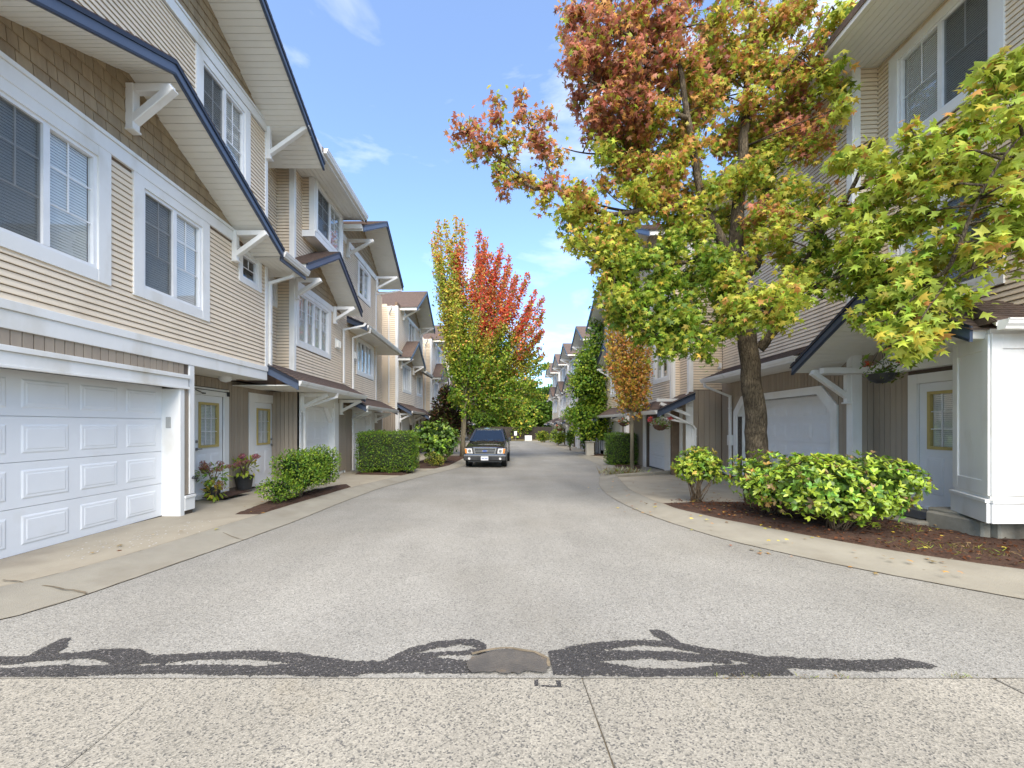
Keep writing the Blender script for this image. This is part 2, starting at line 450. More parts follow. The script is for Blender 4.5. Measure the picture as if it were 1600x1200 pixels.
YS = list(np.concatenate([np.arange(2.435, 8, .2), np.arange(8, 20, .4), np.arange(20, 53, 1.5), [53.5]]))
L_EDGE = smooth_edge([(-7.0, 1.6), (-5.0, 2.43), (-4.2, 2.75), (-3.73, 3.1), (-3.6, 3.6), (-3.41, 4.55), (-3.3, 5.1), (-3.12, 6.2), (-3.05, 8.2), (-2.9, 10.3), (-2.45, 12.7), (-1.75, 15.5), (-1.3, 17.6), (-1.0, 22), (-.2, 30), (.6, 40), (1.2, 55)], YS, .5)
L_BACK = smooth_edge([(-7.6, 2.0), (-5.9, 2.5), (-4.9, 3.0), (-4.38, 3.64), (-4.2, 4.0), (-4.0, 4.95), (-3.87, 6.04), (-3.8, 7.0), (-3.72, 8.3), (-3.5, 10.4), (-3.0, 12.7), (-2.3, 15.5), (-1.85, 17.6), (-1.55, 22), (-.75, 30), (.1, 40), (.7, 55)], YS, .5)
R_EDGE = smooth_edge([(4.4, 55), (4.7, 45), (4.96, 29), (5.02, 22.2), (4.76, 18.1), (4.1, 15.4), (3.42, 13.1), (2.85, 11), (2.62, 9.5), (2.56, 8.4), (2.6, 7.3), (2.75, 6.3), (3.02, 5.4), (3.69, 4.4), (4.09, 4.0), (4.56, 3.52), (5.3, 2.9), (6.4, 2.45), (8, 2.0)], YS, .45)
R_BACK = smooth_edge([(5.1, 55), (5.4, 45), (5.66, 29), (5.75, 22.2), (5.35, 18.1), (4.65, 15.4), (3.95, 13.1), (3.5, 11), (3.25, 9.7), (3.19, 8.4), (3.22, 7.3), (3.55, 6.3), (4.18, 5.27), (4.69, 4.59), (5.3, 4.09), (6.2, 3.5), (7.5, 3.0)], YS, .45)

def ribbon(name, ys, xa, xb, dza, dzb, m, steps=1, prof=None, skirt=0.0):
    mb = MB(); rows = []
    for y, a, b in zip(ys, xa, xb):
        row = []
        for i in range(steps + 1):
            t = i / steps
            z = g(y) + (prof(t) if prof else dza + (dzb - dza) * t)
            row.append(Vector((a + (b - a) * t, y, z)))
        rows.append(row)
    for r in rows: mb.v.extend(r)
    k = steps + 1
    for j in range(len(rows) - 1):
        for i in range(steps):
            mb.f.append([j * k + i, j * k + i + 1, (j + 1) * k + i + 1, (j + 1) * k + i])
    o = mb.build(name, m, None, (0, 0, 0), smooth=True)
    return o

# far ground, one sheet to the horizon
mb = MB()
ys_g = [-300, -60, 0, 6, 12, 18, 30, 50, 80, 400, 900]
for y in ys_g:
    for x in (-700, -60, 0, 60, 700): mb.v.append(Vector((x, y, g(y) - .09)))
for j in range(len(ys_g) - 1):
    for i in range(4): mb.f.append([j * 5 + i, j * 5 + i + 1, j * 5 + 6 + i, j * 5 + 5 + i])
tag(mb.build('ground', M['soil'], None, (0, 0, 0)), 'bare soil and grass ground around the townhouses', 'ground', kind='structure')

road = ribbon('road', YS, L_EDGE, R_EDGE, 0, 0, M['asphalt'], 6)
tag(road, 'worn light grey asphalt lane running between the townhouses', 'road', kind='structure')
mb = MB().add([(-40, -14, -.004), (40, -14, -.004), (40, 1.2, -.004), (-40, 1.2, -.004)], [[0, 1, 2, 3]])
tag(mb.build('cross_road', M['asphalt'], None, (0, 0, 0)), 'asphalt of the crossing lane in the foreground', 'road', kind='structure')

# exposed aggregate gutter across the lane: separate slabs with recessed joints
mb = MB().add([(-30, 1.18, -.008), (30, 1.18, -.008), (30, 2.45, -.008), (-30, 2.45, -.008)], [[0, 1, 2, 3]])
swale = tag(mb.build('concrete_gutter', M['crack'], None, (0, 0, 0)), 'pebbly exposed aggregate concrete strip across the near edge of the lane', 'gutter', kind='structure')
joints = [-26, -9.1, -6.7, -4.28, -1.87, 0.535, 2.97, 5.4, 7.8, 26]
for a, b in zip(joints, joints[1:]):
    k0, k1 = random.uniform(-.012, .012), random.uniform(-.012, .012)
    m_ = MB().hexa([(a + .006, 1.2, -.1), (b - .006, 1.2, -.1), (b - .006 + k1, 2.425, -.1), (a + .006 + k0, 2.425, -.1),
                    (a + .006, 1.2, .004), (b - .006, 1.2, .004), (b - .006 + k1, 2.425, .006), (a + .006 + k0, 2.425, .006)])
    m_.build('slab', M['aggregate'], swale, (0.5 * (a + b), 1.8, 0), bevel=.005)

def curb_prof(t):
    return float(np.interp(t, [0, .12, .45, .7, .88, 1.0], [.006, .002, .012, .055, .066, .062]))
cl = tag(ribbon('kerb', YS, L_EDGE, L_BACK, 0, 0, M['curb'], 8, curb_prof), 'low rolled concrete kerb along the left edge of the lane', 'kerb', kind='structure')
crr = tag(ribbon('kerb', YS, R_EDGE, R_BACK, 0, 0, M['curb'], 8, curb_prof), 'curving rolled concrete kerb along the right edge of the lane', 'kerb', kind='structure')
al = tag(ribbon('driveway', YS, L_BACK, [-9.0] * len(YS), .056, .03, M['concrete'], 3), 'stained concrete apron before the left garages', 'driveway', kind='structure')
ar = tag(ribbon('driveway', YS, R_BACK, [10.0] * len(YS), .056, .04, M['concrete'], 3), 'concrete driveway before the right garages', 'driveway', kind='structure')

def ground_line(name, parent, pts, w, m, dz=.004, jit=.01):
    """thin strip lying on the ground (crack, joint)"""
    P = []
    for (a, b) in zip(pts, pts[1:]):
        k = max(2, int((Vector(b) - Vector(a)).length / .06))
        for i in range(k):
            t = i / k
            P.append(Vector(a) * (1 - t) + Vector(b) * t + Vector((random.uniform(-jit, jit), random.uniform(-jit, jit), 0)))
    P.append(Vector(pts[-1]))
    mb = MB()
    for i, p in enumerate(P):
        d = (P[min(i + 1, len(P) - 1)] - P[max(i - 1, 0)]); d.z = 0; d.normalize()
        s = Vector((-d.y, d.x, 0)) * w * random.uniform(.5, 1.2) / 2
        mb.v += [p + s + Vector((0, 0, dz)), p - s + Vector((0, 0, dz))]
    for i in range(len(P) - 1): mb.f.append([2 * i, 2 * i + 1, 2 * i + 3, 2 * i + 2])
    return mb.build(name, m, parent)
def iy(arr, y): return float(np.interp(y, YS, arr))
def curb_pt(E, B, y, t): return Vector((iy(E, y) * (1 - t) + iy(B, y) * t, y, g(y) + curb_prof(t)))
# dark joint along asphalt and along the back of each kerb
for E, B, k in ((L_EDGE, L_BACK, cl), (R_EDGE, R_BACK, crr)):
    for t in (.0, 1.0):
        ground_line('joint', k, [curb_pt(E, B, y, t) for y in YS if 2.6 < y < 20], .007, M['crack'], .003, .010)
ground_line('crack', cl, [curb_pt(L_EDGE, L_BACK, 3.62, t) + Vector((.14 * math.sin(t * 5), t * .18, .004)) for t in (0.02, .2, .4, .6, .8, .98)], .022, M['crack'])
ground_line('crack', cl, [curb_pt(L_EDGE, L_BACK, 5.35, t) + Vector((0, t * .5 - .2 * t * t, .004)) for t in (0.02, .2, .4, .6)], .014, M['crack'])
ground_line('crack', crr, [curb_pt(R_EDGE, R_BACK, 4.1, t) + Vector((.05 * math.sin(t * 6), t * .42, .004)) for t in (0.3, .5, .7, .85, 1)], .018, M['crack'])

# crack sealant bands on the near asphalt: outlines with ragged edges, laid as a thin skin
BANDS = []
def tar_band(pts): BANDS.append(pts)
def gp(px, py): return ((px - VX) * FPX * CAM_H / (py - VY) / FPX, FPX * CAM_H / (py - VY))
def tarpx(l):
    """outline given where it lies in the photo: (px, near py, far py)"""
    res = []
    for px, a, b in l:
        yn, yf = gp(px, a)[1], gp(px, b)[1]
        res.append(((px - VX) * (yn + yf) / 2 / FPX, yn, yf))
    return res
tar_band(tarpx([(-160, 1062, 1040), (-60, 1066, 1042), (0, 1064, 1044), (60, 1060, 1040), (120, 1058, 1040), (200, 1054, 1040), (300, 1054, 1040), (400, 1056, 1041), (470, 1056, 1034), (530, 1060, 1034), (600, 1052, 1033), (660, 1052, 1026), (725, 1053, 1033), (750, 1052, 1040)]))
tar_band(tarpx([(-160, 1044, 1026), (-60, 1042, 1026), (0, 1041, 1027), (60, 1036, 1022), (100, 1032, 1020), (150, 1029, 1015), (200, 1040, 1014), (225, 1040, 1024), (280, 1036, 1022), (330, 1031, 1019), (400, 1030, 1017), (450, 1036, 1021), (500, 1045, 1027), (540, 1052, 1033)]))
tar_band(tarpx([(600, 1040, 1031), (640, 1026, 1012), (680, 1014, 1003), (720, 1008, 999), (745, 1012, 1001), (760, 1021, 1008)]))
tar_band(tarpx([(620, 1038, 1026), (660, 1028, 1020), (720, 1024, 1018), (760, 1022, 1012)]))
tar_band(tarpx([(860, 1056, 1022), (900, 1056, 1014), (940, 1056, 1034), (1000, 1058, 1044), (1060, 1058, 1046), (1120, 1057, 1040), (1200, 1057, 1036), (1225, 1055, 1032)]))
tar_band(tarpx([(858, 1034, 1018), (900, 1036, 1010), (940, 1016, 1003), (1000, 1009, 1000), (1040, 1012, 1002), (1080, 1020, 1007), (1130, 1031, 1016), (1200, 1046, 1025), (1300, 1048, 1030), (1360, 1050, 1032), (1420, 1046, 1030), (1445, 1047, 1033), (1464, 1043, 1040)]))
tar_band(tarpx([(900, 1040, 1020), (940, 1034, 1018), (1000, 1030, 1017), (1060, 1034, 1018), (1100, 1036, 1022), (1140, 1040, 1026)]))
tar_band(tarpx([(1014, 994, 976), (1030, 1004, 980), (1046, 1008, 988), (1064, 1010, 1002)]))
tar_band(tarpx([(60, 1026, 1008), (70, 1024, 998), (84, 1024, 998), (92, 1026, 1012)]))
def vnoise(nx, ny, cx, cy):
    gx, gy = int(nx / cx) + 3, int(ny / cy) + 3
    G = rng.random((gy, gx)); X = np.arange(nx) / cx; Yv = np.arange(ny) / cy
    x0, y0 = X.astype(int), Yv.astype(int); fx, fy = X - x0, Yv - y0
    fx = fx * fx * (3 - 2 * fx); fy = (fy * fy * (3 - 2 * fy))[:, None]
    a_, b_ = G[y0][:, x0], G[y0][:, x0 + 1]; c_, d_ = G[y0 + 1][:, x0], G[y0 + 1][:, x0 + 1]
    return (a_ * (1 - fx) + b_ * fx) * (1 - fy) + (c_ * (1 - fx) + d_ * fx) * fy
def tar_skin():
    # crack sealant poured and worn: ragged skin of small cells, holes where the stone shows through
    x0_, x1_, y0_, y1_, dx, dy = -3.75, 2.95, 2.44, 3.0, .0085, .0062
    nx, ny = int((x1_ - x0_) / dx), int((y1_ - y0_) / dy)
    X = x0_ + (np.arange(nx) + .5) * dx; Yv = (y0_ + (np.arange(ny) + .5) * dy)[:, None]
    D = np.full((ny, nx), -1.0)
    for pts in BANDS:
        xs = [q[0] for q in pts]
        lo = np.interp(X, xs, [q[1] for q in pts]); hi = np.interp(X, xs, [q[2] for q in pts])
        ins = (X >= xs[0]) & (X <= xs[-1])
        d = np.minimum(Yv - lo[None, :], hi[None, :] - Yv); d = np.where(ins[None, :], d, -1)
        D = np.maximum(D, d)
    n1 = vnoise(nx, ny, 9, 7) - .5; n2 = vnoise(nx, ny, 2.2, 2.2) - .5; n3 = rng.random((ny, nx))
    big = vnoise(nx, ny, 60, 25)
    K_ = (D + n1 * .020 + n2 * .016) > 0
    K_ &= ~((n3 > .985 - .10 * np.clip(.02 - D, 0, .02) / .02 - .05 * big))
    K_ |= (D > -.035) & (n3 > .975) & (n2 > .1)
    mb = MB(); jj, ii = np.nonzero(K_)
    H = .004 + .003 * n2 + .003 * np.clip(D, 0, .03) / .03
    for j, i in zip(jj, ii):
        xa, ya = x0_ + i * dx, y0_ + j * dy; z = float(H[j, i]); b_ = len(mb.v)
        mb.v += [Vector((xa, ya, z)), Vector((xa + dx, ya, z)), Vector((xa + dx, ya + dy, z)), Vector((xa, ya + dy, z))]
        mb.f.append([b_, b_ + 1, b_ + 2, b_ + 3])
    tag(mb.build('crack_sealant', M['tar'], road, recalc=False), kind='stuff')
tar_skin()
# sunken patch in the middle of the bands
mb = MB(); ring = []
top_ = [(-.15, 2.50), (-.165, 2.56), (-.13, 2.62), (-.06, 2.665), (.02, 2.70), (.09, 2.725), (.16, 2.715), (.24, 2.695), (.31, 2.67), (.36, 2.61), (.355, 2.54), (.33, 2.49)]
for (x0_, y0_), (x1_, y1_) in zip(top_, top_[1:]):
    for k in range(4):
        t = k / 4; ring.append(Vector((x0_ + (x1_ - x0_) * t + random.uniform(-.006, .006), y0_ + (y1_ - y0_) * t + random.uniform(-.006, .006), .0185)))
for k in range(14): ring.append(Vector((.33 - k * .035, 2.462 + random.uniform(-.012, .02), .0185)))
nr = len(ring)
mb.v = ring + [Vector((.105, 2.58, .012))]
mb.f = [[i, (i + 1) % nr, nr] for i in range(nr)]
mb.build('asphalt_patch', M['patch'], road)
ground_line('crack', road, [Vector((-.13, 2.66, .019)), Vector((.0, 2.72, .019)), Vector((.12, 2.725, .019)), Vector((.27, 2.69, .019)), Vector((.355, 2.60, .019)), Vector((.345, 2.52, .019))], .022, M['crack'], .002)
mp_ = MB().add([gp(835, 1064) + (.008,), gp(841, 1064) + (.008,), gp(841, 1074) + (.008,), gp(835, 1074) + (.008,)], [[0, 1, 2, 3]])
mp_.add([gp(846, 1072) + (.008,), gp(878, 1074) + (.008,), gp(878, 1076) + (.008,), gp(846, 1075) + (.008,)], [[0, 1, 2, 3]])
mp_.add([gp(868, 1065) + (.008,), gp(876, 1065) + (.008,), gp(877, 1074) + (.008,), gp(871, 1074) + (.008,)], [[0, 1, 2, 3]])
mp_.build('tar_mark', M['tar'], swale)

# mulch beds: slightly domed sheets
def bed(name, poly, label, h=.05, base=.075):
    c = Vector((sum(p[0] for p in poly) / len(poly), sum(p[1] for p in poly) / len(poly), 0))
    mb = MB(); dense = []
    for i, p in enumerate(poly):
        q = poly[(i + 1) % len(poly)]
        k = max(1, int(math.hypot(q[0] - p[0], q[1] - p[1]) / .12))
        for j in range(k):
            dense.append(Vector((p[0] + (q[0] - p[0]) * j / k, p[1] + (q[1] - p[1]) * j / k, 0)))
    n = len(dense); R = 14
    for r in range(R):
        t = r / R
        for d in dense:
            p = d * (1 - t) + c * t
            z = g(p.y) + base - .02 + h * min(1, t * 5) + (random.uniform(-.012, .014) if r else 0)
            mb.v.append(Vector((p.x, p.y, z)))
    mb.v.append(Vector((c.x, c.y, g(c.y) + base + h)))
    for r in range(R - 1):
        for j in range(n): mb.f.append([r * n + j, r * n + (j + 1) % n, (r + 1) * n + (j + 1) % n, (r + 1) * n + j])
    for j in range(n): mb.f.append([(R - 1) * n + j, (R - 1) * n + (j + 1) % n, R * n])
    return tag(mb.build(name, M['mulch'], None, (c.x, c.y, g(c.y))), label, 'mulch bed', kind='structure')

bed('mulch_bed', [(3.24, 7.85), (3.25, 7.3), (3.58, 6.3), (4.2, 5.29), (4.71, 4.6), (5.3, 4.1), (6.2, 3.52), (7.4, 3.1), (7.6, 4.6), (6.4, 5.4), (5.9, 6.6), (5.6, 7.75), (4.9, 8.0), (4.2, 8.05)], 'reddish bark mulch bed under the big tree on the right', .05)
bed('mulch_bed', [(-4.25, 6.75), (-3.84, 6.75), (-3.78, 7.6), (-3.70, 8.6), (-3.56, 10.3), (-3.9, 10.9), (-4.25, 9.6), (-4.4, 8.0)], 'small bark mulch bed under the loose bush on the left', .04)
bed('mulch_bed', [(-4.6, 13.6), (-2.95, 13.2), (-2.75, 14.1), (-3.3, 15.0), (-4.7, 15.2)], 'mulch bed under the clipped hedge on the left', .04)
bed('mulch_bed', [(-3.0, 15.9), (-2.25, 15.9), (-1.88, 17.6), (-1.62, 20.5), (-1.5, 24), (-3.4, 24), (-3.6, 19)], 'mulch bed left of the parked pickup', .05)
bed('mulch_bed', [(5.55, 24.0), (6.9, 23.6), (6.9, 25.2), (5.6, 25.6)], 'little mulch bed round the green conical tree', .04)
bed('mulch_bed', [(4.1, 13.6), (5.0, 13.9), (6.2, 17.0), (6.2, 19), (5.55, 19), (4.75, 15.6)], 'mulch strip under the square hedge on the right', .03)

# ---------------------------------------------------------------- building pieces
EXP = 0.08
def unit_plank(sgn):
    me = bpy.data.meshes.new('plank')
    a = sgn
    v = [(0, 0, 0), (0, .021 * a, 0), (0, .006 * a, EXP + .012), (0, 0, EXP + .012), (0, .021 * a, .012)]
    prof = [(0, 0), (.022 * a, 0), (.022 * a, .008), (.006 * a, EXP - .009), (0, EXP - .009)]
    vs = [(0, y, z) for y, z in prof] + [(1, y, z) for y, z in prof]
    fs = [[0, 1, 2, 3, 4], [9, 8, 7, 6, 5]] + [[i, i + 5, (i + 1) % 5 + 5, (i + 1) % 5] for i in range(5)]
    me.from_pydata(vs, [], fs)
    bm = bmesh.new(); bm.from_mesh(me); bmesh.ops.recalc_face_normals(bm, faces=bm.faces[:]); bm.to_mesh(me); bm.free()
    me.materials.append(M['siding'])
    return me
PLANK = {1: unit_plank(1), -1: unit_plank(-1)}

def spans(u0, u1, z, ops):
    iv = [(u0, u1)]
    for a, b, c, d in ops:
        if c < z < d:
            nv = []
            for p, q in iv:
                if b <= p or a >= q: nv.append((p, q)); continue
                if a > p: nv.append((p, a))
                if b < q: nv.append((b, q))
            iv = nv
    return [(p, q) for p, q in iv if q - p > .015]

def siding(fr, u0, u1, z0, z1, parent, ops=(), single=False, clip=None, step=EXP, excl=()):
    mb = MB(); k = int(math.ceil((z1 - z0) / step - 1e-6))
    for i in range(k):
        z = z0 + i * step
        a, b = (u0, u1)
        if clip:
            a, b = clip(z + step * .6); a = max(a, u0); b = min(b, u1)
            if b - a < .03: continue
        zz = min(step, z1 - z)
        ex = []
        for uc_, sl_, zl_, za_ in excl:
            if zl_ < z + step and z < za_: ex.append((uc_ - (za_ - z) / sl_, uc_ + (za_ - z) / sl_, -99, 99))
        for p, q in spans(a, b, z + step * .5, list(ops) + ex):
            if single and zz > .06 and q - p > 2.4 and random.random() < .55:
                cut = p + (q - p) * random.uniform(.25, .75)
                for p_, q_ in ((p, cut - .0015), (cut + .0015, q)):
                    o = bpy.data.objects.new('plank', PLANK[fr.sgn]); COL.objects.link(o)
                    adopt(o, parent, fr.p(p_, 0, z)); o.rotation_euler = (0, 0, fr.ang); o.scale = (q_ - p_, 1, 1)
            elif single and zz > .06:
                o = bpy.data.objects.new('plank', PLANK[fr.sgn]); COL.objects.link(o)
                adopt(o, parent, fr.p(p, 0, z)); o.rotation_euler = (0, 0, fr.ang); o.scale = (q - p, 1, 1)
            else:
                pr = [(0, z), (.022, z), (.022, z + .008), (.006, z + zz - .011), (0, z + zz - .011)]
                mb.nzprism(fr, pr, p, q)
    if mb.v:
        tag(mb.build('siding', M['siding'], parent), kind='stuff')

def wallpanel(fr, u0, u1, z0, z1, parent, m, ops=(), thick=.12, name='wall'):
    if m is M['siding']: m = M['lap_shade']
    if m is M['tan']: m = M['tanback']
    us = sorted({u0, u1, *[min(max(x, u0), u1) for o in ops for x in o[:2]]})
    zs = sorted({z0, z1, *[min(max(x, z0), z1) for o in ops for x in o[2:]]})
    mb = MB()
    for a, b in zip(us, us[1:]):
        run = None
        for c, d in zip(zs, zs[1:]):
            um, zm = (a + b) / 2, (c + d) / 2
            if any(o[0] < um < o[1] and o[2] < zm < o[3] for o in ops): continue
            if b - a > 1e-4 and d - c > 1e-4: mb.box(fr, a, b, -thick, 0, c, d)
    return mb.build(name, m, parent)

def boards(fr, u0, u1, z0, z1, parent, ops=(), single=True, pitch=.11, m='tan', ztop=None):
    """vertical tan boards with recessed joints"""
    k = max(1, round((u1 - u0) / pitch)); w = (u1 - u0) / k
    mb = MB()
    for i in range(k):
        a, b = u0 + i * w + .006, u0 + (i + 1) * w - .006
        um = (a + b) / 2; iv = [(z0, z1 if ztop is None else min(z1, ztop(um)))]
        for o in ops:
            if o[0] < um < o[1]:
                nv = []
                for p, q in iv:
                    if o[3] <= p or o[2] >= q: nv.append((p, q)); continue
                    if o[2] > p: nv.append((p, o[2]))
                    if o[3] < q: nv.append((o[3], q))
                iv = nv
        for p, q in iv:
            if q - p < .02: continue
            if single: MB().box(fr, a, b, 0, .014, p, q).build('board', M[m], parent, fr.p(um, 0, p))
            else: mb.box(fr, a, b, 0, .014, p, q)
    if mb.v: tag(mb.build('boards', M[m], parent), kind='stuff')

def trim(name, fr, u0, u1, n0, n1, z0, z1, parent, m='white', bev=.004):
    return MB().box(fr, u0, u1, n0, n1, z0, z1).build(name, M[m], parent, fr.p((u0 + u1) / 2, n0, z0), bevel=bev)

def window(fr, u0, u1, z0, z1, parent, lights=2, rows=(.30, .62), cols=2, blind='blind', cas=(.15, .15, .17, .10), fine=True, cover=1.0, dark_left=False):
    """sash window in an opening u0..u1, z0..z1; cas = casing left, right, bottom, top"""
    c = fr.p((u0 + u1) / 2, 0, z0)
    f = .045
    mb = MB()
    mb.box(fr, u0, u0 + f, -.06, .012, z0, z1).box(fr, u1 - f, u1, -.06, .012, z0, z1)
    mb.box(fr, u0 + f, u1 - f, -.06, .012, z0, z0 + f).box(fr, u0 + f, u1 - f, -.06, .012, z1 - f, z1)
    w = (u1 - u0 - 2 * f) / lights
    for i in range(1, lights):
        x = u0 + f + w * i
        hw = .035 if (lights == 2 or i == lights // 2) else .02
        mb.box(fr, x - hw, x + hw, -.055, .016, z0 + f, z1 - f)
    win = mb.build('window', M['vinyl'], parent, c)
    l, r, b_, t = cas
    cm = MB()
    cm.box(fr, u0 - l, u0, 0, .038, z0 - b_, z1 + t).box(fr, u1, u1 + r, 0, .038, z0 - b_, z1 + t)
    cm.box(fr, u0, u1, 0, .034, z0 - b_, z0)
    if t > 0: cm.box(fr, u0, u1, 0, .034, z1, z1 + t)
    cm.build('casing', M['white'], win, c)
    for i in range(lights):
        a, b = u0 + f + w * i, u0 + f + w * (i + 1)
        MB().add([fr.p(a, -.032, z0 + f), fr.p(b, -.032, z0 + f), fr.p(b, -.032, z1 - f), fr.p(a, -.032, z1 - f)], [[0, 1, 2, 3]]).build('pane', M['glass'], win, fr.p(a, 0, z0))
        gm = MB(); h = z1 - z0 - 2 * f
        zb = z1 - f - h * rows[-1] if rows else z0 + f
        for j in range(1, cols):
            x = a + (b - a) * j / cols
            gm.box(fr, x - .008, x + .008, -.029, -.021, zb, z1 - f)
        for rr in rows:
            zz = z1 - f - h * rr
            gm.box(fr, a, b, -.0285, -.0205, zz - .008, zz + .008)
        if gm.v: gm.build('muntin', M['vinyl'], win, fr.p(a, 0, z0))
    MB().box(fr, u0, u1, -.5, -.49, z0, z1).box(fr, u0 - .01, u0, -.5, -.06, z0, z1).box(fr, u1, u1 + .01, -.5, -.06, z0, z1).box(fr, u0, u1, -.5, -.06, z0 - .01, z0).box(fr, u0, u1, -.5, -.06, z1, z1 + .01).build('room', M['dark'], win, c)
    if blind == 'blind' and lights == 2:
        a, b = u0 + f, u0 + f + w - .035
        MB().add([fr.p(a, -.018, z0 + f), fr.p(b, -.018, z0 + f), fr.p(b, -.018, z1 - f), fr.p(a, -.018, z1 - f)], [[0, 1, 2, 3]]).build('insect_screen', M['screen'], win, c)
    if blind == 'blind':
        bm_ = MB(); n = int((z1 - z0) * cover / .035)
        for i in range(n):
            zz = z1 - .03 - i * .035
            bm_.add([fr.p(u0 + f, -.080, zz), fr.p(u1 - f, -.080, zz), fr.p(u1 - f, -.068, zz - .037), fr.p(u0 + f, -.068, zz - .037)], [[0, 1, 2, 3]])
        bm_.build('blind', M['blind'], win, c)
    elif blind == 'curtain':
        for s0, s1 in ((u0 + .03, u0 + (u1 - u0) * .33), (u1 - (u1 - u0) * .3, u1 - .03)):
            bm_ = MB(); n = 24
            for i in range(n + 1):
                x = s0 + (s1 - s0) * i / n; nn = -.09 + .02 * math.sin(i * 1.7)
                bm_.v += [fr.p(x, nn, z0), fr.p(x, nn, z1)]
            bm_.f = [[2 * i, 2 * i + 2, 2 * i + 3, 2 * i + 1] for i in range(n)]
            bm_.build('curtain', M['curtain'], win, c)
    return win

def garage_door(fr, u0, u1, z0, z1, n, parent, cols=4, chamfer=0, sections=4, fine=True):
    c = fr.p((u0 + u1) / 2, n, z0)
    d = MB().box(fr, u0, u1, n - .05, n - .03, z0, z1).build('garage_door', M['door_white'], parent, c)
    MB().box(fr, u0, u1, n - .03, n + .004, z0 - .03, z0 + .02).build('weather_strip', M['blackplastic'], d, c)
    h = (z1 - z0 - .02) / sections
    for s in range(sections):
        za, zb = z0 + .02 + s * h, z0 + .02 + (s + 1) * h - .006
        mb = MB().box(fr, u0 + .004, u1 - .004, n - .03, n, za, zb)
        w = (u1 - u0 - .12) / cols
        for k in range(cols):
            a = u0 + .06 + k * w + .07; b = a + w - .14
            mb.frus(fr, a, b, za + .09, zb - .09, n, n + .008, .020)
            if fine: mb.frus(fr, a + .045, b - .045, za + .135, zb - .135, n + .008, n + .012, .012)
        mb.build('door_section', M['door_white'], d, fr.p(u0, n, za))
    if chamfer:
        for a, b in ((u0, u0 + chamfer), (u1, u1 - chamfer)):
            MB().uzprism(fr, [(a, z1), (b, z1), (a, z1 - chamfer * 1.15)], n + .02, n + .16).build('corner_block', M['white'], d, c)
    return d

def entry_door(fr, u0, u1, z0, z1, n, parent, handle_right=True, cas=.16):
    c = fr.p((u0 + u1) / 2, n, z0)
    w = u1 - u0; H = z1 - z0
    mb = MB()
    ga, gb, gc, gd = u0 + w * .17, u1 - w * .17, z0 + H * .475, z1 - H * .075
    mb.box(fr, u0, u1, n - .045, n, z0, gc).box(fr, u0, u1, n - .045, n, gd, z1).box(fr, u0, ga, n - .045, n, gc, gd).box(fr, gb, u1, n - .045, n, gc, gd)
    for a, b in ((u0 + w * .14, u0 + w * .44), (u0 + w * .56, u1 - w * .14)):
        mb.frus(fr, a, b, z0 + H * .11, gc - H * .07, n, n + .008, .016)
        mb.frus(fr, a + .03, b - .03, z0 + H * .11 + .03, gc - H * .07 - .03, n + .008, n + .013, .02)
    d = mb.build('entry_door', M['door_white'], parent, c)
    t = .038; m2 = MB()
    m2.box(fr, ga - .01, ga + t, n - .03, n + .022, gc - .01, gd + .01).box(fr, gb - t, gb + .01, n - .03, n + .022, gc - .01, gd + .01)
    m2.box(fr, ga + t, gb - t, n - .03, n + .022, gc - .01, gc + t).box(fr, ga + t, gb - t, n - .03, n + .022, gd - t, gd + .01)
    m2.build('glazing_frame', M['brass'], d, c)
    MB().add([fr.p(ga + t, n - .01, gc + t), fr.p(gb - t, n - .01, gc + t), fr.p(gb - t, n - .01, gd - t), fr.p(ga + t, n - .01, gd - t)], [[0, 1, 2, 3]]).build('pane', M['glass'], d, c)
    m3 = MB()
    for k in (1, 2):
        x = ga + t + (gb - ga - 2 * t) * k / 3; m3.box(fr, x - .007, x + .007, n - .005, n + .004, gc + t, gd - t)
        z = gc + t + (gd - gc - 2 * t) * k / 3; m3.box(fr, ga + t, gb - t, n - .0045, n + .0035, z - .007, z + .007)
    m3.build('muntin', M['vinyl'], d, c)
    m4 = MB(); k = int((gd - gc) / .03)
    for i in range(k):
        zz = gd - .02 - i * .03
        m4.add([fr.p(ga, n - .043, zz), fr.p(gb, n - .043, zz), fr.p(gb, n - .030, zz - .027), fr.p(ga, n - .030, zz - .027)], [[0, 1, 2, 3]])
    m4.build('blind', M['blind'], d, c)
    MB().box(fr, ga, gb, n - .12, n - .11, gc, gd).build('backing', M['dark'], d, c)
    MB().box(fr, ga + t + .01, ga + t + .11, n - .0055, n - .004, gc + t + .01, gc + t + .055).build('sticker', M['paper'], d, c)
    hx = u1 - .065 if handle_right else u0 + .065
    hm = MB()
    for zz, r in ((z0 + 1.08, .028), (z0 + .93, .028)):
        hm.tube([fr.p(hx, n, zz), fr.p(hx, n + .03, zz)], r, 12)
    hm.tube([fr.p(hx, n + .05, z0 + .93), fr.p(hx + (-.1 if handle_right else .1), n + .055, z0 + .93)], .011, 8)
    hm.build('handle', M['steel'], d, c)
    cm = MB().box(fr, u0 - cas, u0 - .004, n - .04, n + .045, z0 - .05, z1 + cas).box(fr, u1 + .004, u1 + cas, n - .04, n + .045, z0 - .05, z1 + cas)
    cm.box(fr, u0 - .004, u1 + .004, n - .04, n + .04, z1 + .004, z1 + cas)
    cm.build('door_casing', M['white'], d, c)
    MB().box(fr, u0 - .004, u1 + .004, n - .04, n + .07, z0 - .07, z0 - .004).build('threshold', M['white'], d, c)
    return d

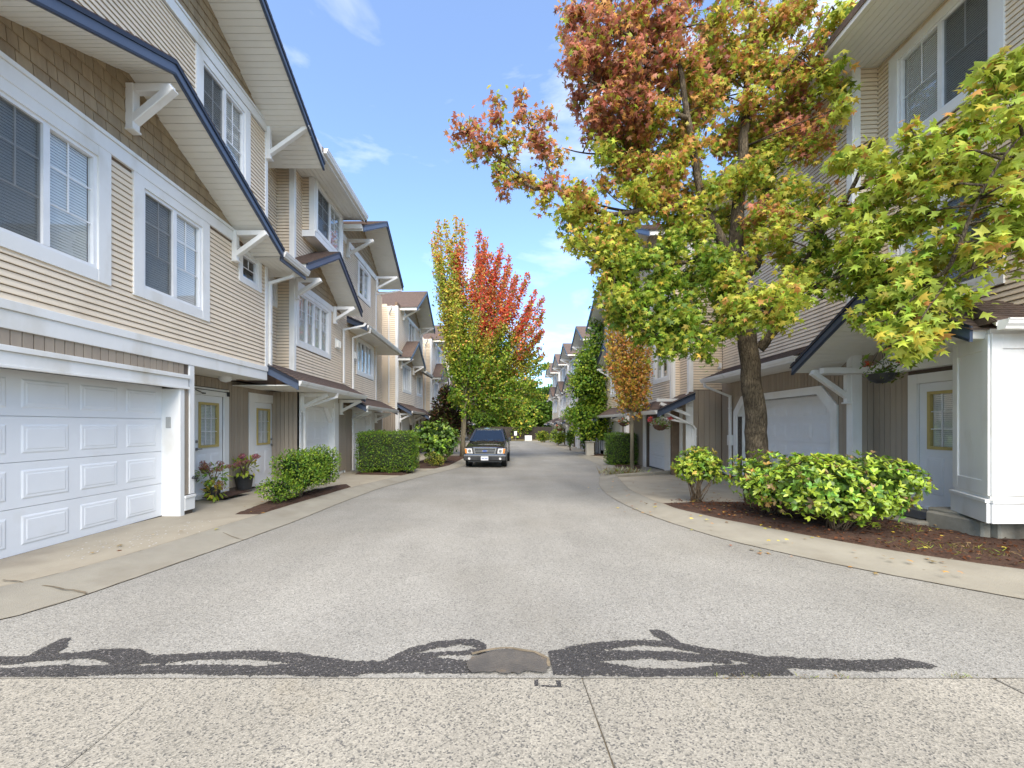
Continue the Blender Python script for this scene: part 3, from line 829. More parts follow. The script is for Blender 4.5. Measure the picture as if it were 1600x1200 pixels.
def bracket(fr, u, ztop, ln, parent, drop=.52, w=.10):
    mb = MB()
    mb.box(fr, u - w / 2, u + w / 2, .01, .01 + w, ztop - drop, ztop)
    mb.box(fr, u - w / 2 + .006, u + w / 2 - .006, .01 + w, ln, ztop - w, ztop - .004)
    a, b = fr.p(u, .07, ztop - drop + .10), fr.p(u, ln + .01, ztop - .045)
    mb.beam(a, b, w - .002, w * .9)
    mb.box(fr, u - w / 2 - .012, u + w / 2 + .012, .01, .14, ztop - drop - .03, ztop - drop)
    return mb.build('bracket', M['white'], parent, fr.p(u, 0, ztop), bevel=.008)

def gutter(fr, u0, u1, n, z, parent, name='gutter'):
    pr = [(0, 0), (.075, 0), (.085, .03), (.105, .055), (.115, .10), (.122, .10), (.122, .115), (.10, .115), (.095, .08), (.01, .08), (.01, .11), (0, .11)]
    mb = MB().nzprism(fr, [(n + a, z + b) for a, b in pr], u0, u1)
    for u, s in ((u0, 1), (u1, -1)):
        mb.nzprism(fr, [(n + .001, z + .001), (n + .074, z + .001), (n + .084, z + .03), (n + .104, z + .055), (n + .114, z + .11), (n + .001, z + .11)], u + s * .002, u + s * .006)
    return mb.build(name, M['gutter'], parent, fr.p((u0 + u1) / 2, n, z))

def downspout(pts, parent, w=.07, d=.055):
    mb = MB()
    P = [Vector(p) for p in pts]
    for a, b in zip(P, P[1:]):
        e = (b - a).normalized() * .025
        mb.beam(a - e, b + e, w, d, up=(0, 0, 1) if abs((b - a).normalized().z) < .95 else (1, 0, 0))
    # straps
    a, b = P[-2], P[-1]
    for t in (.15, .6):
        q = a.lerp(b, t); mb.beam(q - Vector((0, 0, .015)), q + Vector((0, 0, .015)), w + .016, d + .016, up=(1, 0, 0))
    return mb.build('downspout', M['gutter'], parent, P[-1])

def courses(mb, A, B, C, D, step=.14, th=.018):
    """shingle courses on the slope A-B (eave) up to D-C (ridge)"""
    A, B, C, D = map(Vector, (A, B, C, D))
    nrm = (B - A).cross(D - A).normalized()
    if nrm.z < 0: nrm = -nrm
    k = max(1, int((D - A).length / step))
    for i in range(k):
        t0, t1 = i / k, min(1, (i + 1.15) / k)
        a, b, c, d = A.lerp(D, t0), B.lerp(C, t0), B.lerp(C, t1), A.lerp(D, t1)
        mb.hexa([a, b, c, d, a + nrm * th, b + nrm * th, c + nrm * .004, d + nrm * .004])

def shed_roof(fr, u0, u1, n_e, z_e, n_w, z_w, parent, ends=(True, True), th=.13, gut=True, soff=True):
    """lean-to roof: eave at (n_e, z_e), meets the wall at (n_w, z_w)"""
    c = fr.p((u0 + u1) / 2, n_w, z_e)
    mb = MB().nzprism(fr, [(n_w, z_w - th), (n_e, z_e - .03), (n_e, z_e + .06), (n_w, z_w)], u0, u1)
    r = mb.build('roof', M['soffit'], parent, c)
    mc = MB(); sl = (z_w - z_e - .06) / (n_w - n_e) if n_w != n_e else 0
    courses(mc, fr.p(u0 - .03, n_e + .04, z_e + .065), fr.p(u1 + .03, n_e + .04, z_e + .065), fr.p(u1 + .03, n_w, z_w + .012), fr.p(u0 - .03, n_w, z_w + .012))
    tag(mc.build('roof_shingles', M['roof'], r, c), kind='stuff')
    for u, on, s in ((u0, ends[0], -1), (u1, ends[1], 1)):
        if on:
            fm = MB().nzprism(fr, [(n_w + .02, z_w - .22), (n_e + .05, z_e - .16), (n_e + .05, z_e + .035), (n_w + .02, z_w - .025)], u, u + s * .035)
            fm.build('fascia', M['navy'], r, c)
            fm = MB().nzprism(fr, [(n_w + .02, z_w - .075), (n_e + .055, z_e - .01), (n_e + .055, z_e + .05), (n_w + .02, z_w - .012)], u + s * .035, u + s * .05)
            fm.build('fascia_cap', M['navy_edge'], r, c)
    if gut: gutter(fr, u0, u1, n_e, z_e - .06, r)
    return r

def clip_poly(poly, a, b, c):
    """keep a*u + b*z <= c"""
    out_ = []
    for i in range(len(poly)):
        p, q = poly[i], poly[(i + 1) % len(poly)]
        dp, dq = a * p[0] + b * p[1] - c, a * q[0] + b * q[1] - c
        if dp <= 0: out_.append(p)
        if (dp < 0 < dq) or (dq < 0 < dp):
            t = dp / (dp - dq); out_.append((p[0] + (q[0] - p[0]) * t, p[1] + (q[1] - p[1]) * t))
    return out_

def gable_wall(fr, uc, slope, z0, zap, parent, single=True, ex=.165):
    """shingled triangle from z0 up to the apex zap"""
    hw = (zap - z0) / slope
    c = fr.p(uc, 0, z0)
    w = MB().uzprism(fr, [(uc - hw, z0), (uc + hw, z0), (uc, zap)], -.12, 0).build('gable_wall', M['shake'], parent, c)
    mb = MB(); k = int((zap - z0) / ex) + 1
    for i in range(k):
        za = z0 + i * ex; u = uc - hw - random.uniform(0, .15)
        while u < uc + hw:
            wd = random.choice((.11, .14, .17, .2))
            po = [(u + .004, za + random.uniform(-.004, .004)), (u + wd - .004, za), (u + wd - .004, za + ex + .01), (u + .004, za + ex + .01)]
            po = clip_poly(po, slope, 1, zap - .015 + slope * uc)
            po = clip_poly(po, -slope, 1, zap - .015 - slope * uc) if len(po) > 2 else []
            u += wd
            if len(po) < 3: continue
            ar = 0
            for (x1, y1), (x2, y2) in zip(po, po[1:] + po[:1]): ar += x1 * y2 - x2 * y1
            if abs(ar) < .003: continue
            A = [fr.p(x, 0, y) for x, y in po]
            B = [fr.p(x, .024 - .018 * (y - za) / ex, y) for x, y in po]
            if single: MB().prism(A, B).build('shingle', M['shake'], w, fr.p(u, 0, za))
            else: mb.prism(A, B)
    if mb.v: tag(mb.build('shingles', M['shake'], w, c), kind='stuff')
    return w

def gable_roof(fr, uc, half, z_low, slope, nf, nb, parent, th=.17, sides=(True, True), gut=(False, False), pitch=.105):
    """gable facing the lane; z_low = underside of the rake at its low end, nf = how far it stands out, nb = how far it runs back"""
    zap = z_low + slope * half
    c = fr.p(uc, 0, z_low)
    mb = MB()
    for s in (-1, 1):
        mb.uzprism(fr, [(uc + s * half, z_low), (uc, zap), (uc, zap + th), (uc + s * half, z_low + th)], nb, nf - .02)
    r = mb.build('roof', M['soffit'], parent, c)
    mc = MB(); sm = MB()
    L_ = math.hypot(half, half * slope)
    for s in (-1, 1):
        ue, zt = uc + s * (half + .05), z_low + th - .05 * slope
        courses(mc, fr.p(ue, nf + .035, zt), fr.p(ue, nb, zt), fr.p(uc, nb, zap + th + .004), fr.p(uc, nf + .035, zap + th + .004))
        k = int(L_ / pitch)
        for i in range(k):
            t0, t1 = i / k + .008 / L_ * 1.0, (i + 1) / k - .004 / L_
            a, b = uc + s * half * (1 - t0), uc + s * half * (1 - t1)
            za, zb = z_low + slope * half * t0, z_low + slope * half * t1
            sm.uzprism(fr, [(a, za - .012), (b, zb - .012), (b, zb - .001), (a, za - .001)], 0.002, nf - .03)
        lo_, hi_ = -.035, .15
        fm = MB().uzprism(fr, [(uc + s * (half + .02), z_low + lo_ - .02 * slope), (uc, zap + lo_), (uc, zap + hi_), (uc + s * (half + .02), z_low + hi_ - .02 * slope)], nf - .02, nf + .015)
        fm.build('fascia', M['navy'], r, c)
        fm = MB().uzprism(fr, [(uc + s * (half + .03), z_low + .115 - .03 * slope), (uc, zap + .115), (uc, zap + .172), (uc + s * (half + .03), z_low + .172 - .03 * slope)], nf + .015, nf + .034)
        fm.build('fascia_cap', M['navy_edge'], r, c)
        fm = MB().uzprism(fr, [(uc + s * (half + .02), z_low + lo_ - .02 * slope - .001), (uc, zap + lo_ - .001), (uc, zap + lo_ + .03), (uc + s * (half + .02), z_low + lo_ + .03 - .02 * slope)], nf + .0152, nf + .026)
        fm.build('fascia_edge', M['navy_edge'], r, c)
    tag(mc.build('roof_shingles', M['roof'], r, c), kind='stuff')
    tag(sm.build('soffit_boards', M['soffit'], r, c), kind='stuff')
    for s, on in zip((-1, 1), gut):
        if on:
            # eave along n at the low end
            f2 = Fr(fr.p(uc + s * half, 0, 0).x, fr.p(uc + s * half, 0, 0).y, fr.n.x, fr.n.y, fr.u.x * s, fr.u.y * s, fr.o.z)
            gutter(f2, .05, nf - .04, .02, z_low + .03, r)
    return r

def flat_soffit(fr, u0, u1, n0, n1, z, parent, pitch=.105):
    """boarded soffit with a white fascia"""
    c = fr.p((u0 + u1) / 2, n0, z)
    mb = MB(); k = max(1, int((n1 - n0) / pitch)); w = (n1 - n0) / k
    for i in range(k): mb.box(fr, u0, u1, n0 + i * w + .004, n0 + (i + 1) * w - .004, z, z + .012)
    mb.box(fr, u0 + .002, u1 - .002, n0, n1, z + .013, z + .03)
    return tag(mb.build('soffit', M['soffit'], parent, c), kind='stuff')
# ---------------------------------------------------------------- left row, nearest townhouse
XL = -5.08
FA = Fr(XL, 0, 0, 1, 1, 0)
A = thing('townhouse', (XL, 5.7, 0), 'nearest cream townhouse on the left, white double garage door, two shingled gables stacked', 'townhouse', 'townhouses along the lane')
gd0, gd1 = 1.85, 6.63
wallpanel(FA, 1.0, 6.93, -.3, 2.81, A, M['tan'], [(gd0, gd1, -.3, 2.13)])
boards(FA, 1.0, 6.72, 2.335, 2.508, A, single=True)
boards(FA, 6.715, 6.825, .36, 2.335, A, single=True, pitch=.055)
trim('garage_header', FA, 1.2, 6.78, .0, .045, 2.135, 2.27, A)
trim('header_cap', FA, 1.2, 6.80, .0, .07, 2.272, 2.333, A)
trim('header_lip', FA, 1.2, 6.79, .0, .06, 2.10, 2.134, A)
trim('garage_jamb', FA, gd1 - .012, 6.712, -.29, .03, -.02, 2.098, A)
trim('garage_jamb', FA, gd0 - .09, gd0 + .012, -.29, .03, -.02, 2.098, A)
trim('corner_board', FA, 6.826, 6.935, -.05, .03, .36, 2.506, A)
trim('skirting', FA, 6.714, 6.94, -.10, .035, .10, .30, A)
trim('skirting_cap', FA, 6.714, 6.95, -.10, .05, .302, .345, A)
garage_door(FA, gd0, gd1, .03, 2.13, -.27, A, cols=7)
MB().box(FA, gd0 - .1, gd1 + .05, -.9, -.33, -.1, 2.6).build('garage_core', M['dark'], A)
# keypad on the jamb face turned to the lane's near end
FJ = Fr(XL - .27, gd1, 1, 0, 0, -1)
MB().box(FJ, .07, .15, .0, .025, 1.46, 1.64).build('keypad', M['grey'], A, bevel=.006)
tp = MB().tube([FA.p(6.88, .03, .62), FA.p(6.88, .12, .62)], .014, 8).tube([FA.p(6.88, .1, .62), FA.p(6.88, .1, .56)], .012, 8)
tp.beam(FA.p(6.84, .07, .65), FA.p(6.92, .07, .65), .012, .012); tp.build('hose_tap', M['black'], A)

# entry recess shared with the next house: wall set back 0.82 m
FE = Fr(-5.9, 0, 0, 1, 1, 0)
d1 = (8.08, 8.95); d2 = (10.10, 10.98)
wallpanel(FE, 6.8, 9.55, -.3, 2.6, A, M['tan'], [(d1[0], d1[1], -.3, 2.13)])
boards(FE, 6.95, 9.55, .1, 2.5, A, [(d1[0] - .17, d1[1] + .17, 0, 2.30)])
entry_door(FE, d1[0], d1[1], .10, 2.12, -.01, A, handle_right=False)
MB().box(FA, 6.936, 9.16, -.83, -.002, 2.512, 2.53).build('porch_ceiling', M['soffit'], A)
MB().box(FA, 6.80, 6.83, -.84, -.06, .1, 2.51).build('porch_side', M['tan'], A)
lamp = MB().lathe(FE.p(8.5, .35, 2.40), [(.02, 0), (.09, .02), (.12, .06), (.12, .10), (.13, .112)], 16).build('porch_light', M['vinyl'], A)
cl_ = MB().beam(FE.p(7.95, .06, 2.235), FE.p(9.1, .06, 2.225), .012, .012).box(FE, 9.02, 9.10, .046, .06, 2.14, 2.24).beam(FE.p(8.25, .06, 2.16), FE.p(8.06, .05, 2.21), .012, .012)
cl_.box(FE, 8.24, 8.33, .046, .066, 2.145, 2.17)
cl_.build('awning_rail', M['black'], A)

# belt
trim('belt_board', FA, 1.0, 9.16, -.05, .035, 2.51, 2.706, A)
trim('belt_cap', FA, 1.0, 9.17, -.05, .055, 2.708, 2.808, A)
# second floor
w1 = (4.055, 5.245, 3.5, 4.95); w2 = (5.93, 7.13, 3.5, 4.95); w3 = (8.27, 8.83, 4.50, 5.0); w0 = (1.3, 2.5, 3.5, 4.95)
ops2 = [w0, w1, w2, w3]
W2 = wallpanel(FA, 1.0, 9.2, 2.81, 5.33, A, M['siding'], ops2)
def grow(o, c): return (o[0] - c[0], o[1] + c[1], o[2] - c[2], o[3] + c[3])
CW = (.17, .17, .155, .135)
siding(FA, 1.0, 9.12, 2.81, 5.33, W2, [(2.5, 8.06, 5.06, 5.40), grow(w0, CW), grow(w1, CW), grow(w2, CW), grow(w3, (.11, .11, .11, .2))], single=True)
for w in (w0, w1, w2): window(FA, *w, A, cas=CW)
window(FA, *w3, A, lights=1, rows=(.5,), cas=(.11, .11, .11, .09), blind=None)
# a white ornament and something dark behind the near window
orn = MB().lathe(FA.p(5.08, -.2, 3.55), [(.05, 0), (.055, .1), (.04, .2), (.05, .26), (.085, .30), (.06, .345), (.02, .37)], 10)
tag(orn.build('window_ornament', M['paper'], None, FA.p(5.08, -.2, 3.55), smooth=True), 'small white bird shaped ornament behind the nearest window pane', 'ornament')
trim('frieze_board', FA, 2.55, 8.05, 0, .045, 5.085, 5.27, A)
trim('frieze_cap', FA, 2.5, 8.02, 0, .065, 5.272, 5.325, A)
trim('corner_board', FA, 9.10, 9.205, -.06, .03, 2.81, 5.05, A)
LS, LZ, LH = .46, 5.07, 2.92
gable_wall(FA, 5.7, LS, 5.33, LZ + LS * LH + .02, A)
gr = gable_roof(FA, 5.7, LH, LZ, LS, .65, -.35, A)
bracket(FA, 5.7, LZ + LS * LH - .18, .63, A, drop=.62, w=.115)
bracket(FA, 7.99, 5.30, .66, A, drop=.58)
bracket(FA, 3.41, 5.30, .66, A, drop=.58)
# third floor
w5 = (7.14, 8.36, 6.43, 7.88); w4 = (3.3, 4.5, 6.43, 7.88)
W3 = wallpanel(FA, 1.0, 9.2, 5.33, 8.4, A, M['siding'], [w4, w5])
siding(FA, 1.0, 9.12, 5.33, 8.03, W3, [grow(w4, CW), grow(w5, CW)], single=True, excl=[(5.7, LS, 5.0, LZ + LS * LH + .16)])
for w in (w4, w5): window(FA, *w, A, cas=CW)
trim('frieze_board', FA, 1.0, 9.15, 0, .045, 8.035, 8.22, A)
trim('frieze_cap', FA, 1.0, 9.13, 0, .065, 8.222, 8.27, A)
trim('corner_board', FA, 9.10, 9.205, -.06, .03, 5.55, 8.03, A)
US, UZ, UH = .485, 7.77, 4.28
gable_wall(FA, 5.7, US, 8.27, UZ + US * UH + .02, A)
gable_roof(FA, 5.7, UH, UZ, US, .95, -5.0, A)
bracket(FA, 9.18, 8.26, .95, A, drop=.78)
bracket(FA, 5.7, UZ + US * UH - .2, .93, A, drop=.7)
# solid core behind, end wall
MB().box(FA, 1.0, 9.19, -5.5, -.55, 2.6, 8.0).build('house_core', M['siding'], A)
FAend = Fr(XL, 1.0, -1, 0, 0, -1)
MB().box(FA, .9, .998, -5.5, .0, -.3, 8.0).build('end_wall', M['siding'], A)
downspout([(-4.55, 9.42, 5.02), (-4.6, 9.42, 4.93), (-5.03, 9.26, 4.72), (-5.03, 9.26, 2.86)], A)

# ---------------------------------------------------------------- left row, second townhouse
B = thing('townhouse', (XL, 12.2, 0), 'second cream townhouse on the left with box bay window and small gable over it', 'townhouse', 'townhouses along the lane')
FR_ = Fr(XL - .44, 0, 0, 1, 1, 0)
wn_ = (10.0, 10.36, 4.60, 5.10)
Wr = wallpanel(FR_, 9.0, 10.45, 2.5, 8.2, B, M['siding'], [wn_])
siding(FR_, 9.2, 10.45, 2.85, 8.1, Wr, [grow(wn_, (.09, .09, .1, .1))])
window(FR_, *wn_, B, lights=1, rows=(.35, .68), cas=(.09, .09, .1, .1), blind=None)
FBs = Fr(XL - .6, 10.45, 1, 0, 0, -1)
Ws = wallpanel(FBs, 0, .6, 2.5, 8.2, B, M['siding'])
siding(FBs, .16, .50, 2.85, 8.1, Ws)
trim('corner_board', FBs, .495, .60, 0, .03, 2.75, 8.1, B)
FB = FA
trim('corner_board', FB, 10.42, 10.53, 0, .03, 2.75, 8.1, B)
wb2 = (10.68, 12.62, 3.70, 4.98)
Wb = wallpanel(FB, 10.452, 14.1, 2.5, 8.2, B, M['siding'], [wb2])
CB = (.15, .16, .14, .10)
siding(FB, 10.53, 14.1, 2.9, 8.1, Wb, [grow(wb2, CB), (10.9, 12.94, 6.56, 8.2)], single=True, excl=[(11.75, .55, 5.25, 6.44)])
window(FB, *wb2, B, lights=4, rows=(.3, .5), cas=CB)
trim('frieze_board', FB, 10.45, 13.1, 0, .045, 5.085, 5.25, B)
gable_wall(FB, 11.75, .55, 5.25, 6.33, B, single=False)
gable_roof(FB, 11.75, 2.02, 5.20, .55, .67, -.3, B)
bracket(FB, 10.5, 5.28, .67, B, drop=.52)
bracket(FB, 13.03, 5.28, .67, B, drop=.52)
# skirt roof between the first gable and this one
shed_roof(FA, 8.66, 9.80, .60, 5.13, -.42, 5.62, B, ends=(False, False))
flat_soffit(FA, 8.66, 9.80, -.42, .6, 5.05, B)
MB().box(FA, 8.66, 9.80, .575, .605, 4.99, 5.10).build('fascia', M['navy'], B)
# box bay on the third floor
bay_n = .33
Wy = MB()
bay = Fr(XL + bay_n, 0, 0, 1, 1, 0)
by = (11.05, 12.80, 6.78, 8.0)
wallpanel(bay, 10.9, 12.94, 6.54, 8.12, B, M['white'], [by], thick=.08, name='bay')
MB().box(FA, 10.9, 12.94, 0, bay_n - .08, 6.545, 6.60).build('bay_floor', M['soffit'], B)
FBy = Fr(XL, 10.9, 1, 0, 0, -1)
MB().box(FBy, 0, bay_n - .002, -.05, 0, 6.54, 8.12).build('bay_side', M['lap_shade'], B)
siding(FBy, 0.0, .20, 6.72, 8.1, B)
trim('bay_sill', FBy, 0, bay_n + .03, 0, .03, 6.53, 6.70, B)
trim('bay_sill', bay, 10.875, 12.96, 0, .03, 6.525, 6.695, B)
trim('corner_board', FBy, .20, bay_n + .02, 0, .028, 6.70, 8.1, B)
window(bay, *by, B, lights=2, rows=(.3, .6), cas=(.10, .10, .08, .09), blind='blind')
# main eave
flat_soffit(FA, 9.3, 13.2, -.5, .93, 8.11, B)
MB().box(FA, 9.3, 13.2, .93, .955, 8.06, 8.25).build('eave_fascia', M['gutter'], B)
gutter(FA, 9.95, 13.2, .957, 8.12, B)
MB().nzprism(FA, [(.97, 8.24), (-5, 10.6), (-5, 10.3), (.97, 8.13)], 9.9, 13.4).build('roof', M['roof'], B)
# ground floor: entry and garage
wallpanel(FE, 9.552, 11.4, -.3, 2.7, B, M['tan'], [(d2[0], d2[1], -.3, 2.13)])
boards(FE, 9.55, 11.3, .06, 2.5, B, [(d2[0] - .23, d2[1] + .23, 0, 2.3)])
entry_door(FE, d2[0], d2[1], .06, 2.08, -.01, B, handle_right=True, cas=.22)
FG = Fr(-5.2, 0, 0, 1, 1, 0)
gB = (11.25, 13.42)
wallpanel(FG, 10.95, 14.2, -.4, 2.8, B, M['white'], [(gB[0], gB[1], -.4, 2.07)], name='garage_wall', thick=.3)
FGs = Fr(-5.92, 10.95, 1, 0, 0, -1)
MB().box(FGs, 0, .72, -.05, 0, -.3, 2.75).build('garage_side', M['tan'], B)
boards(FGs, .02, .70, .06, 2.5, B, single=True)
trim('garage_jamb', FG, 11.0, 11.25, .0, .03, -.05, 2.25, B)
trim('garage_jamb', FG, gB[1], 13.75, .0, .03, -.1, 2.25, B)
boards(FG, 13.76, 14.4, -.05, 2.4, B, single=False)
garage_door(FG, gB[0], gB[1], -.08, 2.07, -.2, B, cols=4, chamfer=.42)
MB().box(FG, gB[0] - .05, gB[1] + .05, -.9, -.31, -.2, 2.4).build('garage_core', M['dark'], B)
shed_roof(FA, 9.23, 14.05, .66, 2.46, -.1, 2.93, B)
MB().box(FA, 9.25, 14.03, -.8, .62, 2.40, 2.42).build('soffit', M['soffit'], B)
bracket(FG, 11.1, 2.38, .72, B, drop=.48)
bracket(FG, 13.9, 2.38, .72, B, drop=.48)
downspout([(-4.36, 11.5, 2.42), (-4.38, 11.48, 2.3), (-5.10, 11.12, 2.0), (-5.10, 11.12, .05)], B)
downspout([(-4.36, 14.0, 4.98), (-4.4, 13.95, 4.9), (-5.0, 13.75, 4.72), (-5.0, 13.75, 2.95)], B)
def wall_vent(fr, u, z, parent):
    mb = MB().box(fr, u - .18, u + .18, .02, .045, z - .16, z + .16)
    for s in (-.08, .08): mb.box(fr, u + s - .035, u + s + .035, .045, .12, z - .12, z + .1)
    return mb.build('wall_vent', M['soffit'], parent, fr.p(u, 0, z), bevel=.006)
wall_vent(FA, 13.3, 4.15, B)
MB().box(FA, 10.46, 14.1, -5.5, -.55, 2.4, 8.0).build('house_core', M['siding'], B)
MB().box(FA, 9.6, 14.1, -5.5, -1.0, -.4, 2.6).build('house_core', M['siding'], B)

# ---------------------------------------------------------------- left row, third townhouse
Cc = thing('townhouse', (XL, 16, g(16)), 'third cream townhouse on the left, single garage door behind the clipped hedge', 'townhouse', 'townhouses along the lane')
wc2 = (15.36, 17.2, 3.55, 4.72); wc3 = (15.5, 16.75, 6.52, 7.62)
Wc = wallpanel(FA, 14.102, 17.8, 2.2, 8.0, Cc, M['siding'], [wc2, wc3])
siding(FA, 14.1, 17.72, 2.6, 7.75, Wc, [grow(wc2, CB), grow(wc3, CB)])
window(FA, *wc2, Cc, lights=4, rows=(), cols=1, cas=CB, blind='curtain')
window(FA, *wc3, Cc, lights=2, rows=(), cols=1, cas=CB, blind='curtain')
trim('corner_board', FA, 17.7, 17.805, -.05, .03, 2.6, 7.75, Cc)
trim('frieze_board', FA, 13.6, 18.0, 0, .045, 7.76, 7.98, Cc)
gable_wall(FA, 16.0, .54, 7.98, 9.30, Cc, single=False)
gable_roof(FA, 16.0, 2.85, 7.76, .54, .94, -5, Cc, gut=(True, False))
bracket(FA, 14.2, 7.96, .94, Cc, drop=.62); bracket(FA, 17.75, 7.96, .94, Cc, drop=.62)
shed_roof(FA, 14.25, 19.6, .66, 4.95, -.2, 5.40, Cc)
flat_soffit(FA, 14.25, 19.6, -.6, .64, 4.86, Cc)
wall_vent(FA, 14.9, 4.05, Cc)
gC = (15.45, 17.45)
wallpanel(FG, 14.4, 19.3, -.6, 2.5, Cc, M['white'], [(gC[0], gC[1], -.6, 1.85)], name='garage_wall', thick=.3)
garage_door(FG, gC[0], gC[1], -.18, 1.85, -.2, Cc, cols=4, chamfer=.3, fine=False)
MB().box(FG, gC[0] - .05, gC[1] + .05, -.9, -.31, -.3, 2.2).build('garage_core', M['dark'], Cc)
boards(FG, 14.42, 15.1, -.15, 2.1, Cc, single=False)
boards(FG, 18.0, 19.2, -.2, 2.1, Cc, single=False)
trim('garage_jamb', FG, 15.15, 15.45, 0, .03, -.2, 2.05, Cc); trim('garage_jamb', FG, gC[1], 17.8, 0, .03, -.2, 2.05, Cc)
shed_roof(FA, 14.15, 18.8, .66, 2.14, -.1, 2.6, Cc)
bracket(FG, 15.2, 2.06, .7, Cc, drop=.42); bracket(FG, 18.0, 2.06, .7, Cc, drop=.42)
downspout([(-4.36, 14.3, 2.1), (-4.4, 14.3, 2.0), (-5.1, 14.95, 1.75), (-5.1, 14.95, -.1)], Cc)
downspout([(-4.33, 14.45, 4.9), (-4.36, 14.5, 4.8), (-4.98, 14.6, 4.62), (-4.98, 14.6, 2.6)], Cc)
MB().box(FA, 14.1, 17.79, -5.5, -.55, 2.0, 7.9).box(FA, 14.1, 19.6, -5.5, -.9, -.6, 8.0).build('house_core', M['siding'], Cc)
FR2 = Fr(XL - .5, 0, 0, 1, 1, 0)
siding(FR2, 17.8, 20.6, 2.2, 8.0, Cc)
wallpanel(FR2, 17.8, 20.6, 2.0, 8.0, Cc, M['siding'], name='recess_wall')
downspout([(-4.15, 18.8, 7.8), (-4.2, 18.8, 7.7), (-5.3, 18.2, 7.3), (-5.3, 18.2, 5.4)], Cc)

# ---------------------------------------------------------------- generic townhouse for the rest of both rows
def row_house(fr, name_label, w=6.2, base=0.0, end=True, flip=False, siding_step=.10, gar=(1.0, 3.3), extra_low=True, up=(3.6, 2.4), lowc=1.9):
    """u from 0 (near end) to w; fr.o.z carries the floor level"""
    H = thing('townhouse', fr.p(w / 2, 0, 0), name_label, 'townhouse', 'townhouses along the lane')
    uc, uh = up
    w2 = (lowc - .85, lowc + .85, 3.55, 4.85)
    w2b = (w - 1.7, w - .5, 3.6, 4.75)
    w3 = (uc - .7, uc + .7, 6.35, 7.55)
    W = wallpanel(fr, 0, w, 2.3, 7.9, H, M['siding'], [w2, w2b, w3])
    cs = (.13, .13, .14, .1)
    siding(fr, .1, w - .1, 2.7, 7.7, W, [grow(w2, cs), grow(w2b, cs), grow(w3, cs)], step=siding_step, excl=[(lowc, .62, 5.02, 5.02 + .62 * 1.75 + .1)])
    for a in (w2, w2b, w3): window(fr, *a, H, lights=4 if a is w2 else 2, rows=(), cols=1, cas=cs, blind='curtain')
    trim('corner_board', fr, 0, .12, 0, .03, 2.5, 7.7, H); trim('corner_board', fr, w - .12, w, 0, .03, 2.5, 7.7, H)
    if end:
        o = fr.p(0, -1.6, 0)
        fe = Fr(o.x, o.y, fr.n.x, fr.n.y, -fr.u.x, -fr.u.y, fr.o.z)
        siding(fe, 0, 1.58, 2.4, 7.7, W, step=siding_step)
        boards(fe, 0, 1.58, 0, 2.4, H, single=False)
        trim('corner_board', fe, 1.50, 1.60, 0, .03, 0, 7.7, H)
        downspout([fe.p(1.38, .3, 7.6), fe.p(1.38, .25, 7.5), fe.p(1.18, .05, 7.25), fe.p(1.18, .05, 2.8)], H)
    # gables
    gable_wall(fr, uc, .62, 7.72, 7.72 + .62 * (uh - .12), H, single=False)
    trim('frieze_board', fr, uc - uh + .3, uc + uh - .3, 0, .045, 7.56, 7.72, H)
    gable_roof(fr, uc, uh, 7.62, .62, .9, -5, H, pitch=.2)
    for s in (-1, 1): bracket(fr, uc + s * (uh - .55), 7.86, .9, H, drop=.6)
    gable_wall(fr, lowc, .62, 5.02, 5.02 + .62 * 1.75, H, single=False)
    gable_roof(fr, lowc, 1.9, 4.95, .62, .67, -.3, H, pitch=.2)
    for s in (-1, 1): bracket(fr, lowc + s * 1.4, 5.12, .67, H, drop=.5)
    shed_roof(fr, lowc + 1.95, w, .62, 4.85, -.05, 5.3, H, ends=(False, True))
    # ground floor
    wallpanel(fr, 0, w, -.4, 2.6, H, M['tan'], [(gar[0], gar[1], -.4, 2.05)], name='garage_wall', thick=.3)
    garage_door(fr, gar[0], gar[1], .04, 2.05, -.15, H, cols=4, chamfer=.35, fine=False)
    trim('garage_jamb', fr, gar[0] - .25, gar[0], 0, .03, 0, 2.2, H); trim('garage_jamb', fr, gar[1], gar[1] + .25, 0, .03, 0, 2.2, H)
    trim('garage_header', fr, gar[0], gar[1], 0, .028, 2.05, 2.2, H)
    boards(fr, .02, gar[0] - .25, .02, 2.3, H, single=False)
    boards(fr, gar[0] - .25, gar[1] + .25, 2.2, 2.5, H, single=False)
    boards(fr, gar[1] + .26, w - .02, .02, 2.5, H, [(gar[1] + .75, gar[1] + 1.95, 0, 2.25)], single=False)
    entry_door(fr, gar[1] + .9, gar[1] + 1.78, .06, 2.08, .0, H)
    trim('porch_post', fr, .0, .3, 0, .06, 0, 2.3, H)
    shed_roof(fr, -.05, w * .52, .7, 2.3, 0, 2.78, H)
    shed_roof(fr, w * .52 + .1, w - .02, .95, 2.12, 0, 2.7, H)
    for u in (.3, gar[1] + .3, w - .4): bracket(fr, u, 2.26, .7, H, drop=.45)
    p = fr.p(gar[1] + .42, .55, 2.2)
    downspout([p, p - Vector((0, 0, .1)), fr.p(gar[1] + .42, .06, 1.85), fr.p(gar[1] + .42, .06, .05)], H)
    MB().box(fr, .02, w - .02, -5.5, -.55, -.4, 7.8).build('house_core', M['siding'], H)
    return H

def lf(x, y, dz=0): return Fr(x, y, .03, 1, 1, -.03, g(y + 3) + dz)
row_house(lf(-4.85, 20.8, .2), 'fourth townhouse on the left, behind the red maple, downspout by its corner', w=6.3, up=(3.2, 2.7), lowc=2.0)
row_house(lf(-4.2, 28.0, .1), 'fifth townhouse on the left, mostly hidden behind the red maple', w=6.3, up=(3.2, 2.6), lowc=2.0)
row_house(lf(-3.75, 35.2), 'sixth townhouse on the left, only its gable ends show', w=6.3)
row_house(lf(-3.3, 42.4), 'last townhouse of the left row beyond all the others', w=6.3)

